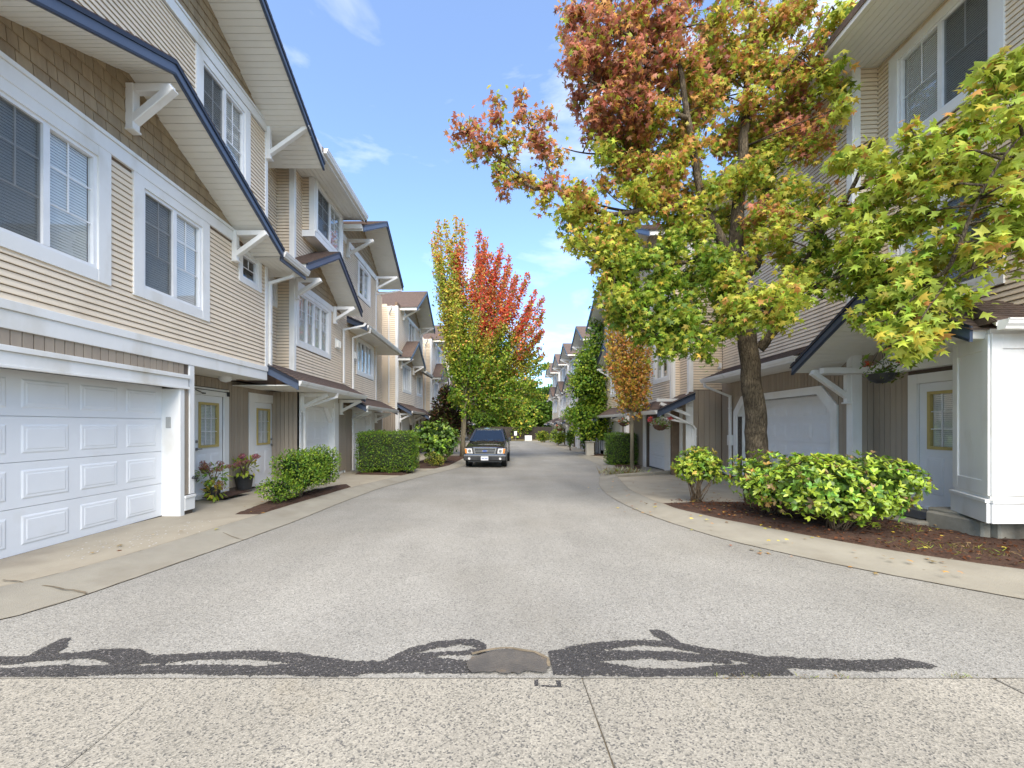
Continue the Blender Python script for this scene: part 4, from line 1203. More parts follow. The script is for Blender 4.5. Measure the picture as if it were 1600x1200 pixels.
# ---------------------------------------------------------------- right row, nearest townhouse
q = Vector((.0698, .99756))
F1 = Fr(6.24, 0, q.x, q.y, -q.y, q.x)
R1 = thing('townhouse', (6.9, 9, 0), 'nearest townhouse on the right with wide garage door and gabled porch behind the big tree', 'townhouse', 'townhouses along the lane')
gR = (8.25, 11.85)
TanW = wallpanel(F1, 7.72, 12.75, -.4, 3.2, R1, M['tan'], [(gR[0], gR[1], -.4, 2.16)])
def door_hex(u):
    # slanted upper corners of the garage surround
    return 9
boards(F1, 7.84, 12.75, .2, 2.86, R1, [(gR[0] - .19, gR[1] + .19, 0, 2.34)])
garage_door(F1, gR[0], gR[1], .06, 2.16, -.28, R1, cols=8)
MB().box(F1, gR[0] - .05, gR[1] + .05, -.95, -.36, -.3, 2.5).build('garage_core', M['dark'], R1)
hw = .17
def surround(fr, u0, u1, z0, z1, ch, t, n0, n1, parent):
    mb = MB()
    O = [(u0 - t, z0), (u0 - t, z1 + t - ch), (u0 - t + ch, z1 + t), (u1 + t - ch, z1 + t), (u1 + t, z1 + t - ch), (u1 + t, z0)]
    I = [(u0, z0), (u0, z1 - ch * .92), (u0 + ch * .92, z1), (u1 - ch * .92, z1), (u1, z1 - ch * .92), (u1, z0)]
    for i in range(5):
        mb.uzprism(fr, [O[i], O[i + 1], I[i + 1], I[i]], n0, n1)
    return mb.build('garage_surround', M['white'], parent, fr.p(u0, 0, z0))
surround(F1, gR[0], gR[1], .02, 2.16, .42, .17, 0, .04, R1)
surround(F1, gR[0], gR[1], .02, 2.16, .42, .01, -.30, -.001, R1)
for s, a in ((1, gR[0] - .18), (-1, gR[1] + .18)):
    m_ = MB().uzprism(F1, [(a, 2.34), (a + s * .43, 2.34), (a, 1.91)], .002, .016)
    m_.build('board_corner', M['tan'], R1, F1.p(a, 0, 2))
trim('corner_board', F1, 7.70, 7.84, -.14, .035, .1, 2.95, R1)
trim('skirting', F1, 12.05, 12.74, 0, .04, .02, .25, R1)
trim('skirting', F1, 7.86, 8.04, 0, .04, .02, .25, R1)
shed_roof(F1, 8.05, 12.3, .76, 2.83, 0, 3.22, R1, ends=(False, False))
MB().box(F1, 8.0, 12.3, .02, .74, 2.77, 2.79).build('soffit', M['soffit'], R1)
downspout([F1.p(12.15, .80, 2.78), F1.p(12.15, .78, 2.66), F1.p(12.1, .09, 2.36), F1.p(12.1, .09, .06)], R1)
MB().box(F1, 12.04, 12.20, .03, .13, .92, 1.22).build('meter_box', M['gutter'], R1, bevel=.006)
# upper floors: projecting part and set-back part
F1u = F1
Wu = wallpanel(F1u, 7.72, 12.75, 3.2, 8.3, R1, M['siding'])
siding(F1u, 7.84, 12.7, 3.24, 8.2, Wu, single=True)
trim('corner_board', F1u, 7.70, 7.84, -.005, .035, 3.2, 8.2, R1)
o = F1.p(7.72, 0, 0); FRet = Fr(o.x, o.y, q.y, -q.x, -q.x, -q.y)
wallpanel(FRet, 0, .5, -.3, 8.3, R1, M['siding'], name='return_wall')
siding(FRet, .11, .42, 2.9, 8.2, R1, single=True)
boards(FRet, .02, .46, .1, 2.9, R1, pitch=.12)
trim('corner_board', FRet, 0, .11, 0, .03, 2.9, 8.2, R1)
F2 = F1.shift(dn=-.43)
FD = F1.shift(dn=-.36)
wu3 = (5.85, 7.28, 6.5, 7.95); wu2 = (5.85, 7.28, 3.62, 5.05)
W2r = wallpanel(F2, 1.5, 7.72, 3.0, 8.3, R1, M['siding'], [wu3, wu2])
siding(F2, 1.5, 7.70, 3.04, 8.2, W2r, [grow(wu3, CW), grow(wu2, CW)], single=True)
window(F2, *wu3, R1, cas=CW, rows=(.5,), cols=2); window(F2, *wu2, R1, cas=CW, rows=(.5,))
flat_soffit(F1, 5.0, 13.2, -.5, .75, 8.2, R1)
MB().box(F1, 1.5, 13.2, .75, .78, 8.14, 8.34).build('eave_fascia', M['gutter'], R1)
flat_soffit(F1, 1.5, 4.99, -.5, .75, 8.2, R1)
MB().nzprism(F1, [(.8, 8.34), (-5, 10.8), (-5, 10.5), (.8, 8.22)], 1.5, 13.2).build('roof', M['roof'], R1)
# ground floor: porch wall, door, bay
dR = (5.93, 6.83)
wallpanel(FD, 1.5, 7.72, -.3, 3.0, R1, M['tan'], [(dR[0], dR[1], -.3, 2.20)], name='porch_wall')
boards(FD, 7.02, 7.70, .1, 2.9, R1)
entry_door(FD, dR[0], dR[1], .17, 2.19, .0, R1, handle_right=False)
trim('door_panel', FD, 5.4, 5.76, 0, .03, .1, 2.9, R1)
# gabled porch roof
gable_roof(F1, 6.55, 1.62, 2.56, .56, .80, -.42, R1, th=.12)
MB().uzprism(FD, [(5.2, 2.6), (7.7, 2.6), (6.55, 3.3)], .001, .02).build('porch_gable', M['white'], R1)
trim('porch_beam', F1, 5.35, 7.70, -.36, -.20, 2.42, 2.6, R1)
trim('porch_beam', F1, 7.58, 7.70, -.34, .62, 2.47, 2.58, R1)
bracket(F1, 7.77, 2.56, .70, R1, drop=.62, w=.10)
bracket(FD, 5.55, 2.62, .62, R1, drop=.62, w=.14)
# white panelled bay right of the door: plan points
bp_ = [(6.62, 5.72), (6.38, 5.66), (5.95, 4.9), (7.6, 4.9), (7.6, 5.72)]
mb = MB().prism([Vector((x, y, .34)) for x, y in bp_], [Vector((x, y, 2.66)) for x, y in bp_])
bayR = mb.build('bay', M['white'], R1, (6.4, 5.2, .3))
def face_trim(p, q_, parent):
    p, q_ = Vector(p), Vector(q_); ln = (q_ - p).length; d = (q_ - p).normalized()
    nx, ny = d.y, -d.x
    if nx * (p.x - 6.8) + ny * (p.y - 5.4) < 0: nx, ny = -nx, -ny
    f = Fr(p.x, p.y, d.x, d.y, nx, ny)
    m_ = MB().box(f, .0, .13, 0, .02, .66, 2.60).box(f, ln - .13, ln, 0, .02, .66, 2.60).box(f, .13, ln - .13, 0, .018, .66, .83).box(f, .13, ln - .13, 0, .018, 2.42, 2.60)
    m_.build('stile', M['white'], parent, f.p(0, 0, .6), bevel=.003)
    MB().box(f, -.012, ln + .012, 0, .035, .33, .57).build('skirting', M['white'], parent, f.p(0, 0, .4), bevel=.004)
    MB().box(f, -.02, ln + .02, 0, .05, .572, .615).build('skirting_cap', M['white'], parent, f.p(0, 0, .4), bevel=.004)
face_trim((6.38, 5.66), (5.95, 4.9), bayR)
face_trim((5.95, 4.9), (7.6, 4.9), bayR)
MB().wbox(6.25, 7.6, 5.05, 5.9, -.3, .335).build('foundation', M['foundation'], R1, (6.4, 5.2, 0), bevel=.02)
MB().wbox(6.12, 6.24, 5.12, 5.8, -.3, .30).build('foundation', M['foundation'], R1, (6.2, 5.4, 0), bevel=.02)
FBay = Fr(5.78, 4.72, 1, 0, 0, -1)
rf = MB(); e0, e1, e2, e3 = Vector((5.80, 4.72, 2.70)), Vector((8.2, 4.72, 2.70)), Vector((8.2, 5.75, 3.25)), Vector((6.62, 5.75, 3.25))
courses(rf, e0, e1, e2, e3)
courses(rf, Vector((6.30, 5.75, 2.70)), e0, e3, e3 + Vector((.02, .01, 0)))
bro = rf.build('roof', M['roof'], R1, (6.4, 5.2, 2.7))
MB().prism([e0 - Vector((0, 0, .05)), e1 - Vector((0, 0, .05)), e2 - Vector((0, 0, .05)), e3 - Vector((0, 0, .05))], [e0 - Vector((0, 0, .01)), e1 - Vector((0, 0, .01)), e2 - Vector((0, 0, .01)), e3 - Vector((0, 0, .01))]).build('roof_deck', M['soffit'], R1, (6.4, 5.2, 2.7))
gutter(FBay, .03, 2.6, 0, 2.60, R1)
downspout([(7.05, 4.72, 2.55), (7.05, 4.8, 2.4), (7.05, 4.83, .2)], R1)
pv = MB().tube([(6.42, 4.78, .06), (6.42, 4.78, .22)], .055, 12).tube([(6.42, 4.78, .22), (6.42, 4.78, .25)], .08, 12).tube([(6.42, 4.78, .25), (6.42, 4.78, .62)], .035, 12)
pv.build('drain_pipe', M['gutter'], R1, (6.42, 4.78, .1))
# concrete step and mat
mb = MB(); pl = [(5.98, 5.75), (5.85, 6.1), (5.85, 7.6), (7.2, 7.7), (7.2, 5.75)]
mb.prism([Vector((x, y, -.1)) for x, y in pl], [Vector((x, y, .15)) for x, y in pl])
mb.build('door_step', M['foundation'], R1, (6.3, 6.6, 0), bevel=.02)
MB().hexa([Vector((x, y, z)) for z in (.153, .168) for x, y in ((6.1, 5.85), (6.62, 5.9), (6.68, 6.85), (6.16, 6.85))]).build('door_mat', M['blackplastic'], None, (6.4, 6.4, .153))
tag(bpy.context.scene.objects['door_mat'], 'black rubber mat on the concrete step of the right front door', 'door mat')
MB().box(F2, 1.5, 12.7, -5.5, -.6, -.3, 8.2).build('house_core', M['siding'], R1)

# ---------------------------------------------------------------- right row, second townhouse and the rest
F3 = Fr(6.12, 12.75, .035, 1, -1, .035, g(15))
R2 = thing('townhouse', (6.1, 15, g(15)), 'second townhouse on the right, blue edged porch roof and a flower basket at its door', 'townhouse', 'townhouses along the lane')
fe = Fr(6.10, 12.75, 1, 0, 0, -1)
We = wallpanel(fe, 0.0, 1.2, -.4, 8.2, R2, M['siding'], name='end_wall')
siding(fe, .12, 1.15, 2.62, 8.1, We, single=True)
boards(fe, .12, 1.0, .0, 2.6, R2, pitch=.17)
downspout([(5.35, 12.60, 1.88), (6.12, 12.60, 1.53), (6.24, 12.64, 1.40), (6.24, 12.64, -.1)], R2)
trim('corner_board', fe, 0, .13, 0, .03, 2.55, 8.1, R2)
trim('porch_post', fe, -.10, .12, 0, .05, -.1, 2.5, R2)
downspout([(7.0, 12.6, 3.4), (7.0, 12.6, 3.3), (6.98, 12.62, 3.28), (6.98, 12.62, 3.26)], R2)
wallpanel(F3, 0, .7, -.4, 8.2, R2, M['siding'], name='wall')
siding(F3, .1, .7, 2.4, 8.1, R2)
boards(F3, .02, .62, .02, 2.38, R2, pitch=.15, single=False)
trim('corner_board', F3, 0, .11, 0, .03, 2.4, 8.1, R2)
F4 = F3.shift(dn=.26)
fe2 = Fr(F3.p(.7, 0, 0).x - .26, F3.p(.7, 0, 0).y, 1, 0, 0, -1, g(15))
wallpanel(fe2, 0, .3, -.3, 8.2, R2, M['siding'], name='step_wall'); siding(fe2, .1, .27, 2.5, 8.1, R2)
trim('corner_board', fe2, 0, .10, 0, .03, 2.4, 8.1, R2)
wr2 = (.98, 2.15, 3.35, 4.7); wr3 = (1.2, 2.5, 6.2, 7.5)
Wq = wallpanel(F4, .7, 4.6, 2.2, 8.2, R2, M['siding'], [wr2, wr3])
siding(F4, .8, 4.6, 2.5, 8.0, Wq, [grow(wr2, CB), grow(wr3, CB)])
window(F4, *wr2, R2, lights=2, rows=(), cols=1, cas=CB, blind='curtain'); window(F4, *wr3, R2, cas=CB)
trim('corner_board', F4, .7, .81, 0, .03, 2.4, 8.1, R2)
gable_roof(F4, 2.7, 2.5, 7.75, .54, .9, -5, R2)
gable_wall(F4, 2.7, .54, 8.0, 9.0, R2, single=False)
# ground floor: door in the recess, garage beyond
dr2 = (.75, 1.5)
F5 = F3.shift(dn=-.02)
wallpanel(F5, .05, 6.0, -.4, 2.5, R2, M['tan'], [(1.95, 4.0, -.4, 2.0)], name='garage_wall', thick=.3)
boards(F5, .10, 1.60, .02, 2.3, R2, [(.44, 1.6, 0, 2.29)], pitch=.15, single=False)
boards(F5, 4.32, 5.95, .02, 2.3, R2, pitch=.15, single=False)
entry_door(F5, .62, 1.42, .12, 2.12, .03, R2, handle_right=True)
F6 = F3.shift(dn=.1)
trim('garage_jamb', F5, 1.62, 1.95, 0, .05, 0, 2.2, R2); trim('garage_jamb', F5, 4.0, 4.3, 0, .05, 0, 2.2, R2)
garage_door(F5, 1.95, 4.0, .05, 2.0, -.12, R2, cols=4, fine=False)
shed_roof(F3, -.3, 2.3, 1.05, 2.12, -.05, 2.72, R2)
shed_roof(F3, 2.5, 6.0, .8, 2.15, -.05, 2.6, R2)
bracket(fe, .02, 2.42, .25, R2, drop=.3)
mb = MB().beam(Vector((6.05, 12.60, 1.82)), Vector((5.15, 12.60, 2.18)), .09, .09).beam(Vector((6.05, 12.60, 2.28)), Vector((5.05, 12.6, 2.28)), .09, .09, up=(0, 1, 0))
mb.build('bracket', M['white'], R2, (6.05, 12.6, 2), bevel=.006)
downspout([F3.p(-.25, 1.0, 2.0), F3.p(-.25, .95, 1.95), F3.p(-.06, -.05, 1.75), F3.p(-.06, -.12, .0)], R2)
MB().box(F3, .05, 6.0, -5, -.6, -.4, 8.0).build('house_core', M['siding'], R2)

def rf_(x, y, dz=0, t=.0): return Fr(x, y, t, 1, -1, t, g(y + 2) + dz)
row_house(rf_(6.75, 20.6), 'third townhouse on the right, behind the green conical tree', w=5.6, up=(2.8, 2.3), lowc=1.9, end=True)
row_house(rf_(6.95, 27.4), 'fourth townhouse on the right, first of the far gables right of the lane', w=4.6, up=(2.3, 2.05), lowc=2.0, gar=(.7, 2.5))
row_house(rf_(7.0, 33.3), 'fifth townhouse on the right, basket hanging by its door', w=4.4, up=(2.2, 2.0), lowc=2.0, gar=(.6, 2.3))
row_house(rf_(7.05, 38.4), 'sixth townhouse on the right, near the end of the lane', w=4.4, up=(2.2, 2.0), lowc=2.0, gar=(.6, 2.3))
row_house(rf_(7.1, 44.0), 'last townhouse of the right row at the end of the lane', w=4.6, up=(2.3, 2.05), lowc=2.0, gar=(.7, 2.5))
# ---------------------------------------------------------------- foliage tools
def star_leaf():
    """five pointed lobed leaf, stem at origin, tip along +y, unit length"""
    c = (0, .38)
    tips = [(math.radians(a), r) for a, r in ((-118, .50), (-62, .60), (0, .66), (62, .60), (118, .50))]
    rim = [(0, 0, 0)]
    order = []
    for i, (a, r) in enumerate(tips):
        order.append((a, r))
        if i < 4: order.append(((a + tips[i + 1][0]) / 2, .235))
    v = [(c[0], c[1], .05)] + [(0, .12, .0)]
    for a, r in order:
        v.append((c[0] + math.sin(a) * r, c[1] + math.cos(a) * r, -.10 * (r / .6) ** 2))
    n = len(v)
    f = [[0, i, i + 1] for i in range(1, n - 1)] + [[0, n - 1, 1]]
    return np.array(v), f
def oval_leaf():
    v = [(0, 0, 0), (.20, .35, .05), (.17, .7, .05), (0, 1, -.04), (-.17, .7, .05), (-.20, .35, .05), (0, .4, 0), (0, .72, -.01)]
    return np.array(v), [[0, 1, 6], [1, 2, 7, 6], [2, 3, 7], [3, 4, 7], [4, 5, 6, 7], [5, 0, 6]]
def dia_leaf():
    v = [(0, 0, 0), (.34, .45, .06), (0, 1, 0), (-.34, .45, .06)]
    return np.array(v), [[0, 1, 2], [0, 2, 3]]
STAR, OVAL, DIA = star_leaf(), oval_leaf(), dia_leaf()

def basis(t, n):
    t = t / (np.linalg.norm(t, axis=1, keepdims=True) + 1e-9)
    s = np.cross(t, n); s /= (np.linalg.norm(s, axis=1, keepdims=True) + 1e-9)
    n2 = np.cross(s, t)
    return s, t, n2

def leaf_mesh(name, pos, t, n, size, cols, shape, m, parent, loc=None, kind='stuff'):
    V, F = shape
    s, t, n2 = basis(t, n)
    pos = np.asarray(pos)
    base = np.array(loc if loc is not None else (wloc(parent) if parent else (0, 0, 0)))
    k = len(V); N = len(pos)
    P = (pos[:, None, :] - base[None, None, :]) + size[:, None, None] * (V[None, :, 0:1] * s[:, None, :] + V[None, :, 1:2] * t[:, None, :] + V[None, :, 2:3] * n2[:, None, :])
    fl = [len(f) for f in F]; fi = np.concatenate([np.array(f) for f in F])
    me = bpy.data.meshes.new(name)
    me.vertices.add(N * k); me.vertices.foreach_set('co', P.reshape(-1).astype(np.float32))
    li = (fi[None, :] + (np.arange(N) * k)[:, None]).reshape(-1)
    tot = np.tile(np.array(fl), N); st = np.concatenate([[0], np.cumsum(tot)[:-1]])
    me.loops.add(len(li)); me.loops.foreach_set('vertex_index', li.astype(np.int32))
    me.polygons.add(len(tot)); me.polygons.foreach_set('loop_start', st.astype(np.int32))
    me.update(calc_edges=True); me.validate()
    at_ = me.attributes.new('leafcol', 'FLOAT_COLOR', 'POINT')
    cc = np.ones((N, k, 4), np.float32); cc[:, :, :3] = cols[:, None, :]
    at_.data.foreach_set('color', cc.reshape(-1))
    me.materials.append(m)
    o = bpy.data.objects.new(name, me); COL.objects.link(o)
    adopt(o, parent, base)
    if kind: o['kind'] = kind
    return o

LEAFM = {}
def leaf_objects(name, pos, t, n, size, cols, shape, m, parent, key):
    """single leaves as parts, sharing a few meshes"""
    V, F = shape
    s, t, n2 = basis(t, n)
    for i in range(len(pos)):
        q = tuple(np.round(cols[i] * 14).astype(int))
        kk = (key, q)
        if kk not in LEAFM:
            me = bpy.data.meshes.new(name); me.from_pydata([tuple(v) for v in V], [], F)
            a_ = me.attributes.new('leafcol', 'FLOAT_COLOR', 'POINT')
            a_.data.foreach_set('color', np.tile(np.array([*cols[i], 1.0], np.float32), len(V)))
            me.materials.append(m); LEAFM[kk] = me
        o = bpy.data.objects.new(name, LEAFM[kk]); COL.objects.link(o)
        adopt(o, parent, pos[i])
        R = Matrix((s[i], t[i], n2[i])).transposed()
        o.rotation_euler = R.to_euler(); o.scale = (size[i],) * 3

def rv(N):
    v = rng.normal(size=(N, 3)); return v / np.linalg.norm(v, axis=1, keepdims=True)

def pick_cols(names, probs, N, jit=.18):
    C = np.array([PAL[k] for k in names]); i = rng.choice(len(names), N, p=np.array(probs) / sum(probs))
    return np.clip(C[i] * (1 + rng.normal(0, jit, (N, 1))) * (1 + rng.normal(0, .06, (N, 3))), .005, .9)
PAL = {'ylg': (.46, .56, .09), 'lo': (.95, .52, .13), 'lr': (.92, .36, .15), 'pale': (.38, .38, .27), 'g': (.18, .28, .03), 'dg': (.08, .15, .02), 'yg': (.40, .44, .06), 'y': (.58, .48, .08), 'o': (.58, .30, .09), 'r': (.50, .19, .12), 'br': (.33, .15, .08),
       'red': (.62, .085, .05), 'or': (.68, .20, .06), 'lime': (.30, .42, .045), 'mg': (.10, .19, .028), 'bg': (.13, .27, .035), 'pur': (.045, .03, .018), 'olive': (.13, .13, .03),
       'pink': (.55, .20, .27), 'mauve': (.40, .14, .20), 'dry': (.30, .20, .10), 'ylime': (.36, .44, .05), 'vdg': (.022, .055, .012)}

# ---------------------------------------------------------------- the big sweetgum on the right
T0 = Vector((5.0, 7.75, 0.05))
tree = thing('sweetgum_tree', T0, 'large star leaved tree turning red and orange, thick trunk in the right mulch bed', 'tree')
limbs = []
def limb(pts, r0, r1, sub=5):
    P = [at(*p) if len(p) == 3 and p[0] > 20 else Vector(p) for p in pts]
    Q = []
    for i in range(len(P) - 1):
        p0, p1, p2, p3 = P[max(i - 1, 0)], P[i], P[i + 1], P[min(i + 2, len(P) - 1)]
        for j in range(sub):
            t = j / sub
            Q.append(.5 * ((2 * p1) + (p2 - p0) * t + (2 * p0 - 5 * p1 + 4 * p2 - p3) * t * t + (3 * p1 - p0 - 3 * p2 + p3) * t ** 3))
    Q.append(P[-1])
    n = len(Q)
    Q = [q + Vector((random.uniform(-1, 1), random.uniform(-1, 1), random.uniform(-1, 1))) * (r0 * .12) for q in Q]
    R = [r0 + (r1 - r0) * (i / (n - 1)) ** .8 for i in range(n)]
    limbs.append((Q, R)); return Q, R
trunk_pts = [(5.0, 7.75, -.1), (4.99, 7.75, .35), at(1183, 690, 7.7), at(1177, 620, 7.7), at(1168, 540, 7.7), at(1155, 470, 7.7), at(1150, 400, 7.7)]
limb([tuple(p) if not isinstance(p, Vector) else tuple(p) for p in trunk_pts], .215, .14)
limbs[0][1][0] = .27; limbs[0][1][1] = .24
limb([(1150, 400, 7.7), (1152, 330, 7.7), (1160, 260, 7.75), (1165, 180, 7.8), (1170, 90, 7.9), (1175, 10, 8.0), (1165, -90, 8.0)], .135, .03)
limb([(1152, 420, 7.7), (1128, 375, 7.6), (1100, 320, 7.5), (1085, 240, 7.4), (1070, 160, 7.3), (1062, 95, 7.2), (1050, 30, 7.2), (1040, -60, 7.2)], .10, .022)
limb([(1186, 545, 7.7), (1210, 515, 7.5), (1240, 480, 7.2), (1255, 430, 6.9), (1270, 390, 6.6), (1295, 350, 6.3), (1330, 300, 6.0), (1360, 220, 5.8)], .10, .02)
limb([(1168, 430, 7.7), (1188, 400, 7.9), (1192, 330, 8.1), (1205, 270, 8.3), (1240, 180, 8.5), (1270, 90, 8.5), (1285, 10, 8.5)], .085, .02)
limb([(1145, 415, 7.7), (1110, 412, 7.4), (1060, 410, 7.1), (1010, 420, 6.9), (960, 425, 6.8)], .06, .012)
limb([(1128, 375, 7.6), (1090, 350, 7.9), (1030, 335, 8.2), (980, 330, 8.4), (930, 318, 8.5), (885, 300, 8.6)], .06, .014)
limb([(1100, 325, 7.5), (1040, 320, 7.3), (960, 335, 7.0), (905, 315, 6.9), (868, 296, 6.8), (830, 292, 6.8), (800, 262, 6.8), (770, 238, 6.8), (740, 218, 6.8), (712, 200, 6.8)], .055, .008)
limb([(868, 296, 6.8), (852, 250, 6.8), (838, 215, 6.8), (818, 170, 6.8), (812, 145, 6.8)], .018, .006)
limb([(800, 262, 6.8), (790, 225, 6.8), (778, 190, 6.8), (772, 155, 6.8)], .015, .005)
limb([(1075, 185, 7.3), (1020, 165, 7.2), (970, 150, 7.1), (930, 130, 7.0), (895, 105, 7.0)], .045, .01)
limb([(1085, 245, 7.4), (1030, 238, 7.6), (975, 238, 7.8), (920, 240, 7.9), (880, 232, 7.9)], .04, .008)
limb([(1165, 505, 7.7), (1120, 505, 7.3), (1075, 500, 7.0), (1030, 510, 6.8), (1000, 520, 6.7)], .045, .01)
limb([(1160, 480, 7.7), (1150, 470, 7.1), (1160, 470, 6.5), (1180, 480, 6.0), (1200, 490, 5.7)], .04, .01)
limb([(1240, 480, 7.2), (1270, 455, 6.6), (1320, 430, 6.0), (1380, 440, 5.6), (1430, 445, 5.2), (1480, 440, 4.9), (1520, 420, 4.7)], .05, .012)
limb([(1430, 445, 5.2), (1475, 425, 4.9), (1500, 380, 4.7), (1520, 330, 4.6), (1545, 280, 4.5), (1580, 230, 4.4), (1620, 190, 4.3)], .03, .008)
limb([(1330, 300, 6.0), (1400, 270, 5.5), (1450, 240, 5.2), (1500, 200, 5.0), (1550, 160, 4.9), (1610, 120, 4.8)], .03, .008)
limb([(1062, 95, 7.2), (1000, 70, 7.0), (950, 30, 6.9), (910, 10, 6.8)], .035, .008)
limb([(1165, 180, 7.8), (1215, 120, 7.4), (1260, 70, 7.1), (1300, 10, 7.0)], .04, .01)
trunk = MB()
for Q, R in limbs: trunk.tube(Q, R, 10 if R[0] > .08 else 7)
